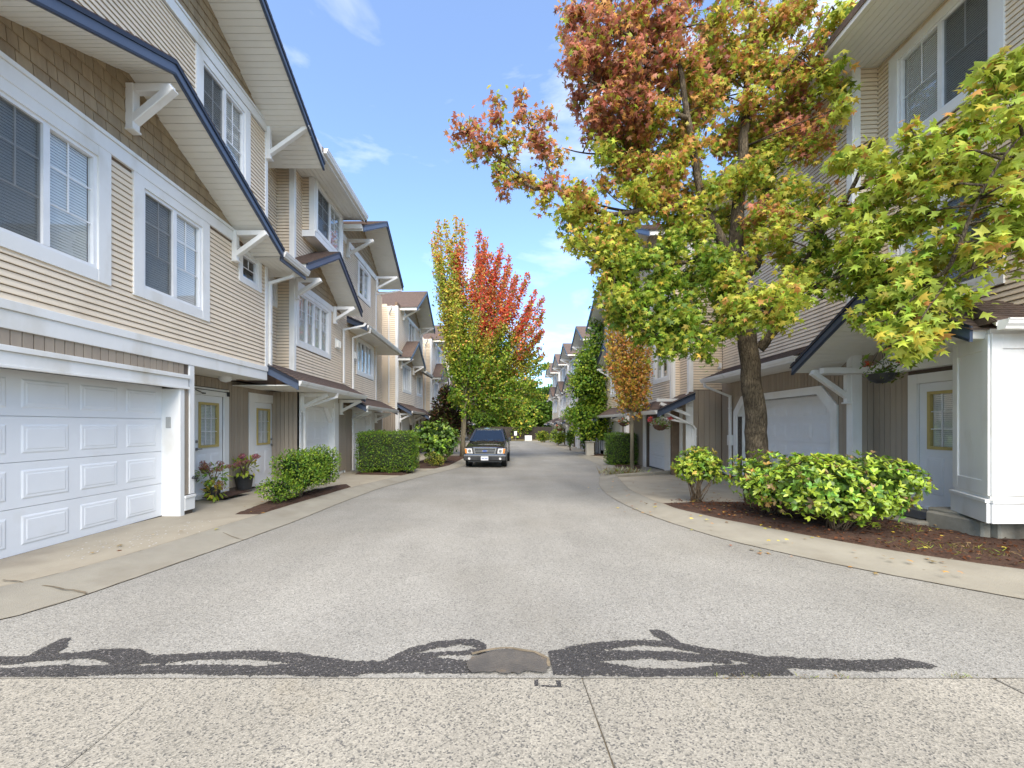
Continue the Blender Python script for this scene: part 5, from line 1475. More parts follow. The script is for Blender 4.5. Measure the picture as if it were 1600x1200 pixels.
# clumps of foliage: photo position, distance, radius in photo pixels, tone
CL = [(720,205,6.8,17,'R'),(738,190,6.8,12,'R'),(752,222,6.8,22,'R'),(735,235,6.8,14,'O'),(775,160,6.8,12,'R'),(774,190,6.8,15,'R'),(780,220,6.8,16,'O'),(792,250,6.9,20,'O'),(815,150,6.8,12,'R'),(816,178,6.8,17,'R'),(806,212,6.8,14,'O'),(835,208,6.8,22,'R'),(858,182,6.8,14,'R'),(850,235,6.9,20,'R'),(872,246,6.8,16,'O'),(776,268,6.9,16,'O'),(782,296,6.9,13,'R'),(805,276,6.8,14,'O'),(828,282,6.9,17,'O'),(860,288,6.8,20,'R'),(892,300,6.9,20,'O'),(850,318,6.8,16,'O'),(880,340,6.8,26,'Y'),(918,312,6.8,20,'O'),(905,352,6.9,20,'Y'),
(898,95,7.0,22,'R'),(904,128,7.0,14,'R'),(890,70,7,16,'R'),(935,85,7.0,30,'R'),(930,172,7.1,24,'R'),(962,140,7.1,28,'R'),(985,95,7.0,32,'R'),(1000,155,7.2,30,'R'),(1042,90,7.2,32,'R'),(1030,178,7.3,32,'O'),(1085,110,7.3,32,'O'),(1110,165,7.4,32,'O'),(1090,225,7.4,32,'O'),(1142,100,7.8,36,'O'),(1175,165,7.6,36,'O'),(1200,110,7.6,36,'O'),(1238,150,8.0,32,'O'),(1258,92,7.5,30,'O'),(920,200,7.3,14,'R'),(955,185,7.2,20,'R'),
(950,222,7.8,16,'O'),(992,205,7.6,22,'R'),(960,246,7.8,14,'Y'),(1012,252,7.6,24,'O'),(968,272,7.6,14,'O'),(1050,262,7.4,32,'O'),(1040,312,7.3,32,'O'),(1002,325,7.2,26,'Y'),(975,365,7.2,30,'Y'),(935,352,7.0,24,'Y'),(932,398,6.9,26,'Y'),(900,378,6.9,14,'Y'),(990,415,6.9,32,'G'),(948,432,6.8,20,'Y'),(1040,388,7.1,32,'G'),(1082,350,7.4,32,'Y'),(1112,298,7.4,32,'Y'),(1150,278,7.5,30,'Y'),(1180,330,7.2,28,'O'),(1202,250,7.8,32,'Y'),(1232,208,7.6,28,'R'),(1262,232,7.4,22,'O'),(1250,285,7.2,28,'Y'),(1288,190,7.2,18,'R'),(1210,370,6.9,22,'Y'),(1300,120,7.2,24,'Y'),(1318,165,6.8,18,'Y'),(1225,330,6.8,24,'O'),
(1002,465,6.8,30,'G'),(1040,450,7.0,32,'G'),(1052,500,6.9,30,'G'),(1022,528,6.8,22,'G'),(998,505,6.7,22,'G'),(1088,525,6.9,22,'G'),(1080,468,7.0,32,'G'),(1120,440,7.0,32,'G'),(1148,478,6.6,26,'Y'),(1102,398,7.0,32,'G'),(1200,455,6.0,32,'Y'),(1232,478,5.9,28,'Y'),(1178,492,6.0,26,'Y'),(1208,498,5.8,22,'Y'),(1242,430,6.5,22,'Y'),(1168,400,6.9,28,'Y'),(1062,540,6.8,16,'G'),(965,490,6.8,18,'G'),(950,465,6.8,16,'Y'),(1130,520,6.5,18,'G'),(1035,550,6.8,14,'G'),(1140,440,6.6,26,'Y'),(1105,560,6.8,10,'G'),
(1372,258,5.6,30,'Y'),(1402,300,5.5,32,'Y'),(1442,258,5.2,32,'Y'),(1482,218,5.0,32,'O'),(1522,188,4.9,32,'Y'),(1562,150,4.8,32,'Y'),(1545,105,4.9,22,'O'),(1592,100,4.8,26,'Y'),(1420,205,5.3,18,'O'),(1350,325,5.8,28,'Y'),(1392,350,5.5,30,'Y'),(1432,340,5.3,32,'Y'),(1472,298,5.0,28,'O'),(1502,262,4.9,26,'Y'),(1332,375,5.9,24,'G'),(1300,330,6.1,22,'Y'),(1285,378,6.4,18,'G'),(1482,372,4.9,28,'Y'),(1522,398,4.8,24,'Y'),(1560,375,4.7,26,'G'),(1592,350,4.6,26,'Y'),(1550,300,4.6,26,'O'),(1592,255,4.5,28,'O'),(1575,205,4.6,22,'O'),(1442,402,5.2,28,'Y'),(1402,420,5.4,28,'G'),(1368,420,5.6,22,'G'),(1338,412,5.8,22,'G'),(1420,462,5.2,30,'G'),(1470,450,5.0,28,'G'),(1382,468,5.4,26,'G'),(1348,492,5.6,18,'G'),(1500,470,4.9,20,'Y'),(1440,502,5.1,26,'Y'),(1462,528,5.0,16,'Y'),(1420,545,5.1,14,'Y'),(1402,520,5.2,18,'G'),(1290,440,6.2,18,'G'),(1318,448,6.0,16,'G'),(1630,300,4.4,34,'Y'),(1640,200,4.4,34,'Y'),(1640,120,4.6,34,'Y'),(1640,380,4.5,34,'Y'),(1340,240,5.9,20,'Y'),(1310,250,6.3,16,'O'),
(900,30,7,30,'R'),(950,40,7,34,'R'),(1000,30,7.1,36,'R'),(1060,35,7.2,36,'R'),(1120,40,7.4,36,'O'),(1180,40,7.7,36,'O'),(1240,30,7.6,36,'O'),(1300,40,7.3,30,'O'),(1020,-20,7.1,40,'R'),(1100,-30,7.3,40,'R'),(1180,-30,7.9,40,'O'),(1260,-30,7.8,40,'O'),(1110,-100,7.6,45,'R'),(1190,-100,8,45,'R'),(950,-20,6.9,36,'R'),
(1130,230,8.3,30,'O'),(1060,210,8.2,30,'O'),(1010,215,8.3,26,'R'),(1130,350,8.3,32,'Y'),(1070,300,8.3,32,'O'),(1020,290,8.2,26,'O'),(1190,210,8.6,32,'O'),(1120,130,8.4,32,'O'),(1060,130,8.2,32,'R'),(975,180,8.0,26,'R'),(1000,120,8.0,30,'R'),(1090,430,8.0,32,'G'),(1030,420,8.0,30,'G'),(960,395,7.6,26,'Y'),(1230,390,7.6,28,'Y'),(1200,300,8.4,30,'Y'),(1150,210,8.6,32,'O'),(1090,170,8.4,30,'O'),(1215,180,8.8,30,'O'),(1180,90,8.6,34,'O'),(1100,70,8.2,34,'R'),(1010,60,7.8,32,'R'),(950,120,7.7,28,'R'),(1150,380,8.2,28,'Y'),(1060,350,8.0,30,'Y'),(990,290,8.0,20,'O'),(1130,500,7.9,26,'G'),(1270,330,7.0,24,'Y'),(1260,410,7.0,24,'G')]
tones = {'Y2': (('ylg', 'yg', 'y', 'g', 'o'), (.44, .30, .12, .08, .06)), 'G2': (('ylg', 'yg', 'g', 'y'), (.36, .30, .26, .08)), 'R': (('r', 'o', 'br', 'yg'), (.46, .24, .16, .14)), 'O': (('o', 'yg', 'r', 'y', 'g'), (.30, .36, .12, .12, .10)), 'Y': (('yg', 'y', 'g', 'o'), (.56, .16, .20, .08)), 'G': (('g', 'yg', 'dg', 'y'), (.46, .30, .18, .06))}
fill = []
for i in range(len(CL)):
    for j in range(i + 1, len(CL)):
        a, b = CL[i], CL[j]
        dd = math.hypot(a[0] - b[0], a[1] - b[1])
        if 26 < dd < 66 and abs(a[2] - b[2]) < .9 and min(a[0], b[0]) > 880 and random.random() < .56:
            fill.append(((a[0] + b[0]) / 2 + random.uniform(-10, 10), (a[1] + b[1]) / 2 + random.uniform(-10, 10), (a[2] + b[2]) / 2 + random.uniform(-.5, .6), random.uniform(15, 24), random.choice((a[4], b[4]))))
CL = CL + fill
allp = np.array([tuple(q) for Q, R in limbs for q in Q])
LP, LT, LN, LSZ, LC = [], [], [], [], []
for (px, py, Y, r, tone) in CL:
    c = at(px, py, Y); rad = r * Y / FPX * 1.16
    # twig from the nearest limb
    d = np.linalg.norm(allp - np.array(c), axis=1) + np.maximum(0, allp[:, 2] - c.z) * .4
    b = Vector(allp[int(d.argmin())])
    mid = b.lerp(c, .5) + Vector((0, 0, .04)) + Vector((random.uniform(-.06, .06), random.uniform(-.06, .06), 0))
    trunk.tube([b, mid, c], [.016, .011, .005], 5)
    nt = max(6, int(9 * rad / .25))
    tips = []
    for i in range(nt):
        v = Vector(rv(1)[0]); v.y *= 1.25
        e = c + v * rad * random.uniform(.5, 1.0)
        s0 = mid.lerp(c, random.uniform(.3, 1))
        trunk.tube([s0, s0.lerp(e, .55) + Vector((0, 0, .02)), e], [.005, .004, .002], 4, caps=False)
        tips.append((s0, e))
    dens = 128 if px < 1290 else 95
    N = int(dens * (rad / .25) ** 2) + 6
    for i in range(N):
        s0, e = random.choice(tips); t = random.uniform(.25, 1.08)
        p = s0.lerp(e, t) + Vector(rng.normal(0, .066, 3))
        LP.append(tuple(p))
    o_ = rv(N)
    tt = o_ * np.array([.8, .8, .5]) + np.array([0, 0, -.55])
    nn = rv(N) * .75 + np.array([0, -.25, .75])
    LT.append(tt); LN.append(nn)
    if px > 1290: tone = {'O': 'Y2', 'Y': 'Y2', 'G': 'G2', 'R': 'O'}[tone]
    LSZ.append(rng.uniform(.072, .125, N) * (1.3 if px > 1290 else 1.0)); LC.append(pick_cols(*tones[tone], N))
LP = np.array(LP); LT = np.concatenate(LT); LN = np.concatenate(LN); LSZ = np.concatenate(LSZ); LC = np.concatenate(LC)
trunk.build('trunk', M['bark'], tree, smooth=True, recalc=False)
inview = (LP[:, 0] / LP[:, 1] * FPX + VX < 1590)
score = np.where(inview, LP[:, 1], 99)
idx = np.argsort(score)
near, rest = idx[:300], idx[300:]
leaf_mesh('crown', LP[rest], LT[rest], LN[rest], LSZ[rest], LC[rest], STAR, M['leaf'], tree)
leaf_objects('leaf', LP[near], LT[near], LN[near], LSZ[near], LC[near], STAR, M['leaf'], tree, 'star')

# ---------------------------------------------------------------- upright red maple left of the lane
def strand_tree(name, base, label, strands, trunk_top, r0, leafsize, perm, colfn, group=None, bark='greybark', spread=.22, tmin=.2):
    t_ = thing(name, base, label, 'tree', group)
    mb = MB(); b = Vector(base)
    mb.tube([b - Vector((0, 0, .1)), b.lerp(trunk_top, .5), trunk_top], [r0 * 1.15, r0, r0 * .8], 10)
    P = []
    for tip, start in strands:
        s0 = b.lerp(Vector(trunk_top), 1) if start is None else Vector(start)
        tip = Vector(tip); k = s0.lerp(tip, .45) + Vector(((tip.x - s0.x) * .18, (tip.y - s0.y) * .18, -.02))
        pts = []
        for i in range(9):
            t = i / 8; pts.append(s0 * (1 - t) ** 2 + k * 2 * t * (1 - t) + tip * t * t)
        mb.tube(pts, [r0 * .45 * (1 - i / 8.5) + .006 for i in range(9)], 5, caps=False)
        L_ = (tip - s0).length; n = int(perm * L_)
        for i in range(n):
            t = random.uniform(tmin, 1.02) ; t = min(t, 1.02)
            q = s0 * (1 - t) ** 2 + k * 2 * t * (1 - t) + tip * t * t
            w = spread * L_ ** .3 * (1.15 - t * .95)
            P.append(tuple(q + Vector(rng.normal(0, w, 3)) * 1.0))
    mb.build('trunk', M[bark], t_, smooth=True, recalc=False)
    P = np.array(P); N = len(P)
    leaf_mesh('crown', P, rv(N) + np.array([0, 0, .1]), rv(N) * .8 + np.array([0, -.3, .6]), rng.uniform(.75, 1.25, N) * leafsize, colfn(P), DIA, M['leaf'], t_)
    return t_
mb0 = (-1.68, 22.6, g(22.6))
def mp_pt(px, py, dy): return at(px, py, 22.6 + dy)
tips = []
for px, py in [(678, 368), (690, 352), (700, 378), (716, 345), (706, 400), (688, 400), (722, 395), (750, 366), (742, 400), (763, 382), (772, 402), (782, 388), (792, 405), (800, 422), (810, 440), (820, 432), (828, 458), (834, 480), (842, 470), (846, 500), (852, 520), (846, 545), (850, 570), (846, 598), (835, 560), (760, 430), (735, 440), (775, 450), (800, 470), (815, 500), (820, 540), (790, 500), (770, 500), (745, 490), (720, 460), (700, 450), (705, 500), (715, 540), (740, 540), (760, 560), (790, 560), (805, 590), (830, 610), (785, 610), (760, 610), (735, 600), (712, 590), (705, 620), (745, 640), (780, 640), (812, 635), (722, 635)]:
    for r in range(3 if py > 560 else 2):
        dy = random.uniform(-1.7, 1.7) if py > 420 else random.uniform(-.7, .7)
        jit = (px + random.uniform(-9, 9), py + random.uniform(-6, 20) * r)
        st = None
        if py > 520: st = at(726 + random.uniform(-2, 12), 640 - random.uniform(0, 40), 22.6)
        tips.append((at(jit[0], jit[1], 22.6 + dy), st))
def maple_cols(P):
    px = VX + P[:, 0] / P[:, 1] * FPX; py = VY - (P[:, 2] - CAM_H) / P[:, 1] * FPX
    N = len(P)
    a = pick_cols(('red', 'or', 'r', 'br', 'o'), (.42, .24, .16, .1, .08), N)
    b = pick_cols(('olive', 'y', 'yg', 'lime', 'o'), (.15, .25, .35, .15, .10), N)
    c = pick_cols(('bg', 'g', 'lime', 'yg', 'mg'), (.3, .24, .24, .14, .08), N)
    d = pick_cols(('o', 'y', 'or', 'yg'), (.3, .3, .15, .25), N)
    nz_ = np.sin(px * .11 + P[:, 1] * 1.3) * 18 + np.sin(py * .07 + px * .05) * 14 + rng.normal(0, 14, N)
    col = b.copy()
    redz = (px + nz_ * .6 > 722) & (py + nz_ < 500 + (px - 760) * .55)
    col[redz] = a[redz]
    top = (px < 728) & (py + nz_ < 400); col[top] = d[top]
    low = py + nz_ * 1.4 > 535 + np.clip((px - 720) * .35, 0, 45); col[low] = c[low]
    mix = (rng.random(N) < .10); col[mix] = b[mix]
    return col
strand_tree('red_maple', mb0, 'upright maple with scarlet top and green skirt standing beside the pickup', tips, at(726, 625, 22.6), .14, .14, 120, maple_cols, spread=.20)

# ---------------------------------------------------------------- blobs of foliage: shrubs, hedges, far trees
def blob_points(blobs, N, shell=.75):
    vol = np.array([b[1][0] * b[1][1] + b[1][1] * b[1][2] + b[1][0] * b[1][2] for b in blobs]); pr = vol / vol.sum()
    idx = rng.choice(len(blobs), N, p=pr)
    C = np.array([b[0] for b in blobs])[idx]; R = np.array([b[1] for b in blobs])[idx]
    d = rv(N); rr = rng.uniform(shell, 1.03, (N, 1))
    lump = 1 + .09 * np.sin(d[:, 0:1] * 9 + C[:, 0:1] * 5) * np.cos(d[:, 2:3] * 8 + C[:, 1:2] * 3)
    return C + d * R * rr * lump, d / R
def shrub(name, base, label, blobs, N, cols, size, shape=OVAL, m='leaf', cat='shrub', stems=10, group=None, core=True, corecol='vdg', up=.5, single=0, shell=.7, stem_r=.012, whorl=False, trunk=None):
    base = Vector(base); s = thing(name, base, label, cat, group)
    blobs = [(tuple(base + Vector(c)), r) for c, r in blobs]
    mb = MB()
    if trunk:
        mb.tube([base - Vector((0, 0, .1)), base + Vector((0, 0, trunk[0]))], [trunk[1], trunk[1] * .8], 8)
    for i in range(stems):
        c, r = random.choice(blobs); e = Vector(c) + Vector(rv(1)[0]) * min(r) * .7
        b0 = base + Vector((random.uniform(-.09, .09), random.uniform(-.09, .09), -.04)) if not trunk else base + Vector((0, 0, trunk[0] * random.uniform(.7, 1)))
        mb.tube([b0, b0.lerp(e, .5) + Vector((random.uniform(-.04, .04), random.uniform(-.04, .04), 0)), e], [stem_r, stem_r * .8, stem_r * .4], 6)
    if mb.v: mb.build('trunk' if trunk else 'stem', M['stem'], s, smooth=True, recalc=False)
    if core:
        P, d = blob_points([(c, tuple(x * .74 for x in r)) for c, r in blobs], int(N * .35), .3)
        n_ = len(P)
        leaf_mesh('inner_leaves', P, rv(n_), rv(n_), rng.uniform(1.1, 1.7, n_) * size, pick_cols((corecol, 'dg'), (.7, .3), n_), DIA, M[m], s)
    if whorl:
        K = N // 6; C, d = blob_points(blobs, K, shell)
        d = d / np.linalg.norm(d, axis=1, keepdims=True) + np.array([0, 0, .45])
        d /= np.linalg.norm(d, axis=1, keepdims=True)
        P = np.repeat(C, 6, 0); D = np.repeat(d, 6, 0); n_ = len(P)
        o_ = rv(n_); side = np.cross(D, o_); side /= np.linalg.norm(side, axis=1, keepdims=True)
        T = side * .85 + D * rng.uniform(.15, .75, (n_, 1)); NN = D
        cc = np.repeat(pick_cols(*cols, K, .14), 6, 0) * (1 + rng.normal(0, .10, (n_, 1)))
        cc = np.clip(cc, .005, .9)
    else:
        P, d = blob_points(blobs, N, shell); n_ = len(P)
        d = d / np.linalg.norm(d, axis=1, keepdims=True)
        T = rv(n_) + d * .6 + np.array([0, 0, up * .3]); NN = rv(n_) * .7 + d * .6 + np.array([0, 0, up])
        cc = pick_cols(*cols, n_)
    keep = P[:, 2] > base.z + .03
    P, T, NN, cc = P[keep], T[keep], NN[keep], cc[keep]; n_ = len(P)
    sz = rng.uniform(.7, 1.25, n_) * size
    if single:
        i_ = np.argsort(P[:, 1] + rng.uniform(0, .25, n_)); a, b = i_[:single], i_[single:]
        leaf_objects('leaf', P[a], T[a], NN[a], sz[a], cc[a], shape, M[m], s, name + label[:6]); 
        leaf_mesh('foliage', P[b], T[b], NN[b], sz[b], cc[b], shape, M[m], s)
    else:
        leaf_mesh('foliage', P, T, NN, sz, cc, shape, M[m], s)
    return s

def box_hedge(name, base, label, w, d, h, N, cols, size, rot=0, rnd=.12, cat='hedge', z0=.12, core='vdg', bump=.05):
    base = Vector(base); s = thing(name, base, label, cat)
    P = rng.uniform(-1, 1, (N, 3)); ax = rng.choice(3, N, p=np.array([d * h, w * h, w * d]) / (d * h + w * h + w * d))
    sg = rng.choice([-1, 1], N); P[np.arange(N), ax] = sg
    H = np.array([w / 2, d / 2, h / 2]); Q = P * H
    inner = np.clip(Q, -(H - rnd), H - rnd); dv = Q - inner; ln = np.linalg.norm(dv, axis=1, keepdims=True) + 1e-6
    nrm = dv / ln; Q = inner + nrm * rnd
    Q += nrm * (np.sin(Q[:, 0:1] * 7) * np.cos(Q[:, 2:3] * 6 + Q[:, 1:2] * 5) * bump + rng.normal(-.02, .03, (N, 1)))
    c, s_ = math.cos(rot), math.sin(rot); R = np.array([[c, -s_, 0], [s_, c, 0], [0, 0, 1]])
    W = Q @ R.T + np.array(base) + np.array([0, 0, h / 2 + z0]); nW = nrm @ R.T
    col = pick_cols(*cols, N)
    leaf_mesh('foliage', W, rv(N) + nW * .7, rv(N) * .6 + nW * .7 + np.array([0, 0, .3]), rng.uniform(.7, 1.3, N) * size, col, DIA, M['leaf'], s)
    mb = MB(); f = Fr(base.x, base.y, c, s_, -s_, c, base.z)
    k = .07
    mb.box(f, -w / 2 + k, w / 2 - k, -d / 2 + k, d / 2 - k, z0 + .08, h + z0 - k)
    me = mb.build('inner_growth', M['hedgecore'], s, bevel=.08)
    st = MB()
    for i in range(7):
        x, y = random.uniform(-w / 2.4, w / 2.4), random.uniform(-d / 2.6, d / 2.6)
        p = f.p(x, y, 0); st.tube([p - Vector((0, 0, .05)), p + Vector((random.uniform(-.05, .05), 0, z0 + .15))], .014, 6)
    st.build('stem', M['stem'], s)
    return s
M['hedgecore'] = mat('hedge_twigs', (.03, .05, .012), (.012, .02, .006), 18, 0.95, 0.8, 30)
M['terracotta'] = mat('brown_basket', (.12, .06, .035), (.07, .035, .02), 20, 0.9, 0.6, 60)
M['board_grey'] = mat('grey_concrete_block', (.42, .40, .35), None, 4, 0.9, 0.3)

# right bed
GR = (('ylime', 'lime', 'bg', 'g', 'dry'), (.26, .36, .20, .12, .06))
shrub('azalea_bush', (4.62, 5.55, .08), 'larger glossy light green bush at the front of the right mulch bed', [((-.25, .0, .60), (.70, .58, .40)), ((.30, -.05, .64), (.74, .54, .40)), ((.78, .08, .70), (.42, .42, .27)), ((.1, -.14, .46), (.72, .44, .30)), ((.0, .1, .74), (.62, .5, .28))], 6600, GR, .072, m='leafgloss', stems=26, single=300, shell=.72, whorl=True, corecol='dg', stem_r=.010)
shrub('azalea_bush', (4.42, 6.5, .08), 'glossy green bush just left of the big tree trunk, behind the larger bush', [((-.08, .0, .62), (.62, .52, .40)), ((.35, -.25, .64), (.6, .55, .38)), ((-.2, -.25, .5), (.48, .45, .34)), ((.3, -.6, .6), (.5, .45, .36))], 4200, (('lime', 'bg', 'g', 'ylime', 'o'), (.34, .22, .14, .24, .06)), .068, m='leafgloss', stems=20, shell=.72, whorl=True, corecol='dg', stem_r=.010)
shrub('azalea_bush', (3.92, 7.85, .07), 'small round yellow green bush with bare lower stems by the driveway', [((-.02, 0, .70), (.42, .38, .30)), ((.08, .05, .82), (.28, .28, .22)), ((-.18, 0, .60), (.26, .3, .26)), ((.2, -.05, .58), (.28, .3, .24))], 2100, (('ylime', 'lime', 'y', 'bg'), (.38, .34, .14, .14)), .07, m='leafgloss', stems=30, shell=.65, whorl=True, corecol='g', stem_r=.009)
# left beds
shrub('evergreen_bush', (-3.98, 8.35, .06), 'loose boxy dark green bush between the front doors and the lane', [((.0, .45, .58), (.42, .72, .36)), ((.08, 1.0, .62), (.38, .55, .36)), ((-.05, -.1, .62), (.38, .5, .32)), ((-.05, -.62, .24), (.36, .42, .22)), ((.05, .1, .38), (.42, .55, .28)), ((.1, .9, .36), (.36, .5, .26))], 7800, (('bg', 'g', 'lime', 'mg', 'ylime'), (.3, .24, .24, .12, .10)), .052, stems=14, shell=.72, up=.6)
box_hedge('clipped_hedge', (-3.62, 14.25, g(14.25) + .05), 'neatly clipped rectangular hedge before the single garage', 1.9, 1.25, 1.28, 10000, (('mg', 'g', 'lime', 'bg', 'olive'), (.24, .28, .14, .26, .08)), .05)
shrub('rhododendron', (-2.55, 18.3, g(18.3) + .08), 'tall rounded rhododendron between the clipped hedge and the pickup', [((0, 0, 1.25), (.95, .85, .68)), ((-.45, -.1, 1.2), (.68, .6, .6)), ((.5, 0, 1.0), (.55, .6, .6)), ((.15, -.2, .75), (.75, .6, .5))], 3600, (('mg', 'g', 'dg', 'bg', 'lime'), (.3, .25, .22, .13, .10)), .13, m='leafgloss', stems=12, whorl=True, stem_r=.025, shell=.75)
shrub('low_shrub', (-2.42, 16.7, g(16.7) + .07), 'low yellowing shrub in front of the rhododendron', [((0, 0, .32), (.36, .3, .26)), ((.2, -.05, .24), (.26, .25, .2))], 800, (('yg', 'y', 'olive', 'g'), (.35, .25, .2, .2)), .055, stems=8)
shrub('purple_tree', (-2.75, 25.0, g(25)), 'small dark purple leaved tree behind the rhododendron', [((0, 0, 2.7), (1.0, .9, 1.2)), ((.5, 0, 2.0), (.9, .8, .9)), ((-.5, 0, 2.0), (.9, .8, .9)), ((0, 0, 3.6), (.6, .6, .7))], 4200, (('pur', 'olive', 'br', 'dg'), (.62, .14, .12, .12)), .15, shape=DIA, cat='tree', trunk=(1.5, .08), stems=8, corecol='pur', stem_r=.03)
# right side small trees and shrubs
def col_orange(P):
    N = len(P); h = (P[:, 2] - 1) / 4
    a = pick_cols(('lo', 'o', 'y', 'yg', 'lr'), (.34, .22, .22, .12, .10), N); b = pick_cols(('olive', 'yg', 'y', 'o'), (.3, .3, .2, .2), N)
    k = rng.random(N) < .12; a[k] = b[k]; return a
ob = (4.72, 13.9, g(13.9))
otips = [(at(px, py, 13.9 + random.uniform(-.5, .5)), at(988, 650 - random.uniform(0, 90), 13.9)) for px, py in [(950, 480), (965, 470), (985, 450), (1000, 480), (1008, 520), (952, 520), (948, 560), (960, 590), (965, 610), (985, 600), (1005, 590), (1012, 570), (1012, 610), (975, 560), (990, 530), (972, 500), (995, 630), (975, 635), (1010, 640), (1000, 650), (952, 540), (1015, 545), (968, 628)] for _ in (0, 1)]
strand_tree('orange_maple', ob, 'slender young tree with orange leaves in front of the square hedge', otips, at(988, 560, 13.9), .06, .10, 105, col_orange, spread=.19, tmin=.15)
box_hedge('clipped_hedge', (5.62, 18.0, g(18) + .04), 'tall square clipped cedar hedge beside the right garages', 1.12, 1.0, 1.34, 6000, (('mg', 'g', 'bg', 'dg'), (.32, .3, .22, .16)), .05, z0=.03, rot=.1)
cb = (6.12, 24.8, g(24.8))
blobs = []
for i in range(15):
    t = i / 14; z = 1.5 + t * 6.6; r = (1.72 * (1 - t) ** .6 + .28) * (.78 if t < .08 else 1)
    for k in range(3 if t < .75 else 1):
        a = random.uniform(0, 6.28); blobs.append(((math.cos(a) * r * .38, math.sin(a) * r * .38, z), (r * .72, r * .72, .55)))
shrub('conical_tree', cb, 'dense green conical tree between the right garages', blobs, 13000, (('bg', 'g', 'lime', 'ylime'), (.34, .16, .34, .16)), .16, shape=DIA, cat='tree', trunk=(1.6, .10), stems=6, stem_r=.03, shell=.7)
for (x, y, h_, w_, lab, c_) in ((5.62, 29.6, 1.5, .26, 'thin upright evergreen shrub, left one of the pair on the right', (('mg', 'dg', 'g'), (.5, .3, .2))), (6.2, 27.6, 1.4, .32, 'upright evergreen shrub, right one of the pair near the conical tree', (('mg', 'dg', 'g'), (.5, .3, .2)))):
    shrub('upright_shrub', (x, y, g(y) + .05), lab, [((0, 0, h_ * .6), (w_, w_, h_ * .42)), ((.1, 0, h_ * .75), (w_ * .6, w_ * .6, h_ * .25)), ((-.12, 0, h_ * .72), (w_ * .6, w_ * .6, h_ * .25))], 700, c_, .10, shape=DIA, stems=5, group='upright shrubs along the right row')
shrub('round_shrub', (6.1, 38.5, g(38.5) + .05), 'bright yellow green round shrub by the far right garages', [((0, 0, .85), (.8, .6, .65)), ((.3, 0, .7), (.6, .5, .5))], 900, (('ylime', 'lime', 'g'), (.4, .4, .2)), .14, shape=DIA, stems=6)
shrub('round_shrub', (5.75, 47.0, g(47) + .05), 'pale green round shrub at the end of the right row', [((0, 0, .7), (.8, .6, .6))], 700, (('lime', 'g', 'y'), (.4, .4, .2)), .15, shape=DIA, stems=6)

# trees beyond the end of the lane
def far_tree(x, y, h, w, label, cols, n=5200, sz=.36):
    bl = []
    for i in range(16):
        a = random.uniform(0, 6.28); t = random.uniform(.16, 1); r = w * .5 * math.sin(math.pi * min(.95, .25 + t * .7))
        rr = r * random.uniform(.1, .7)
        bl.append(((math.cos(a) * rr, math.sin(a) * rr, h * t * .88), (r * random.uniform(.45, .65), r * random.uniform(.45, .65), h * .13)))
    shrub('broadleaf_tree', (x, y, g(y)), label, bl, n, cols, sz, shape=DIA, cat='tree', trunk=(h * .35, .16), stems=8, stem_r=.06, group='trees beyond the end of the lane', shell=.6)
far_tree(-2.5, 57, 9.0, 7.0, 'dark green tree behind the pickup, left of the lane end', (('mg', 'g', 'dg'), (.4, .3, .3)))
far_tree(2.2, 58, 9.6, 6.5, 'yellow green tree behind the fence, above the pickup', (('lime', 'yg', 'g', 'y'), (.35, .3, .2, .15)))
far_tree(5.2, 59, 9.2, 6.5, 'dense green tree behind the fence at the middle of the lane end', (('mg', 'g', 'bg', 'dg'), (.3, .3, .2, .2)))
far_tree(8.6, 60, 8.6, 7.0, 'green tree at the right of the lane end beside the last house', (('bg', 'g', 'mg'), (.35, .35, .3)))
far_tree(-6.5, 60, 8.5, 7.0, 'tree behind the far end of the left row', (('mg', 'g', 'dg'), (.4, .3, .3)))
far_tree(12.5, 62, 8.5, 7.0, 'tree behind the far end of the right row', (('g', 'mg', 'dg'), (.4, .3, .3)))
far_tree(4.0, 56.6, 7.6, 5.2, 'yellowing tree just behind the fence, left of the last right house', (('g', 'lime', 'mg', 'y'), (.35, .25, .25, .15)))
far_tree(6.9, 57.2, 8.0, 5.2, 'dark leafy tree just behind the fence beside the last right house', (('mg', 'dg', 'g'), (.4, .3, .3)))
far_tree(.2, 57.0, 8.4, 5.5, 'green tree behind the fence, directly above the pickup roof', (('g', 'mg', 'lime'), (.4, .35, .25)))

# a far wood closing the view behind the trees
K = 9000; P = np.c_[rng.uniform(-45, 50, K), rng.uniform(68, 74, K), np.zeros(K)]
P[:, 2] = -.6 + rng.random(K) ** .8 * (5.2 + 1.2 * np.sin(P[:, 0] * .7) + .8 * np.sin(P[:, 0] * 1.9))
o = leaf_mesh('far_wood', P, rv(K), rv(K) + np.array([0, -.5, .5]), rng.uniform(.5, .9, K), pick_cols(('dg', 'mg', 'g', 'vdg'), (.35, .3, .15, .2), K), DIA, M['leaf'], None, (0, 0, 0))
tag(o, 'dark green wood far behind the fence', 'wood')

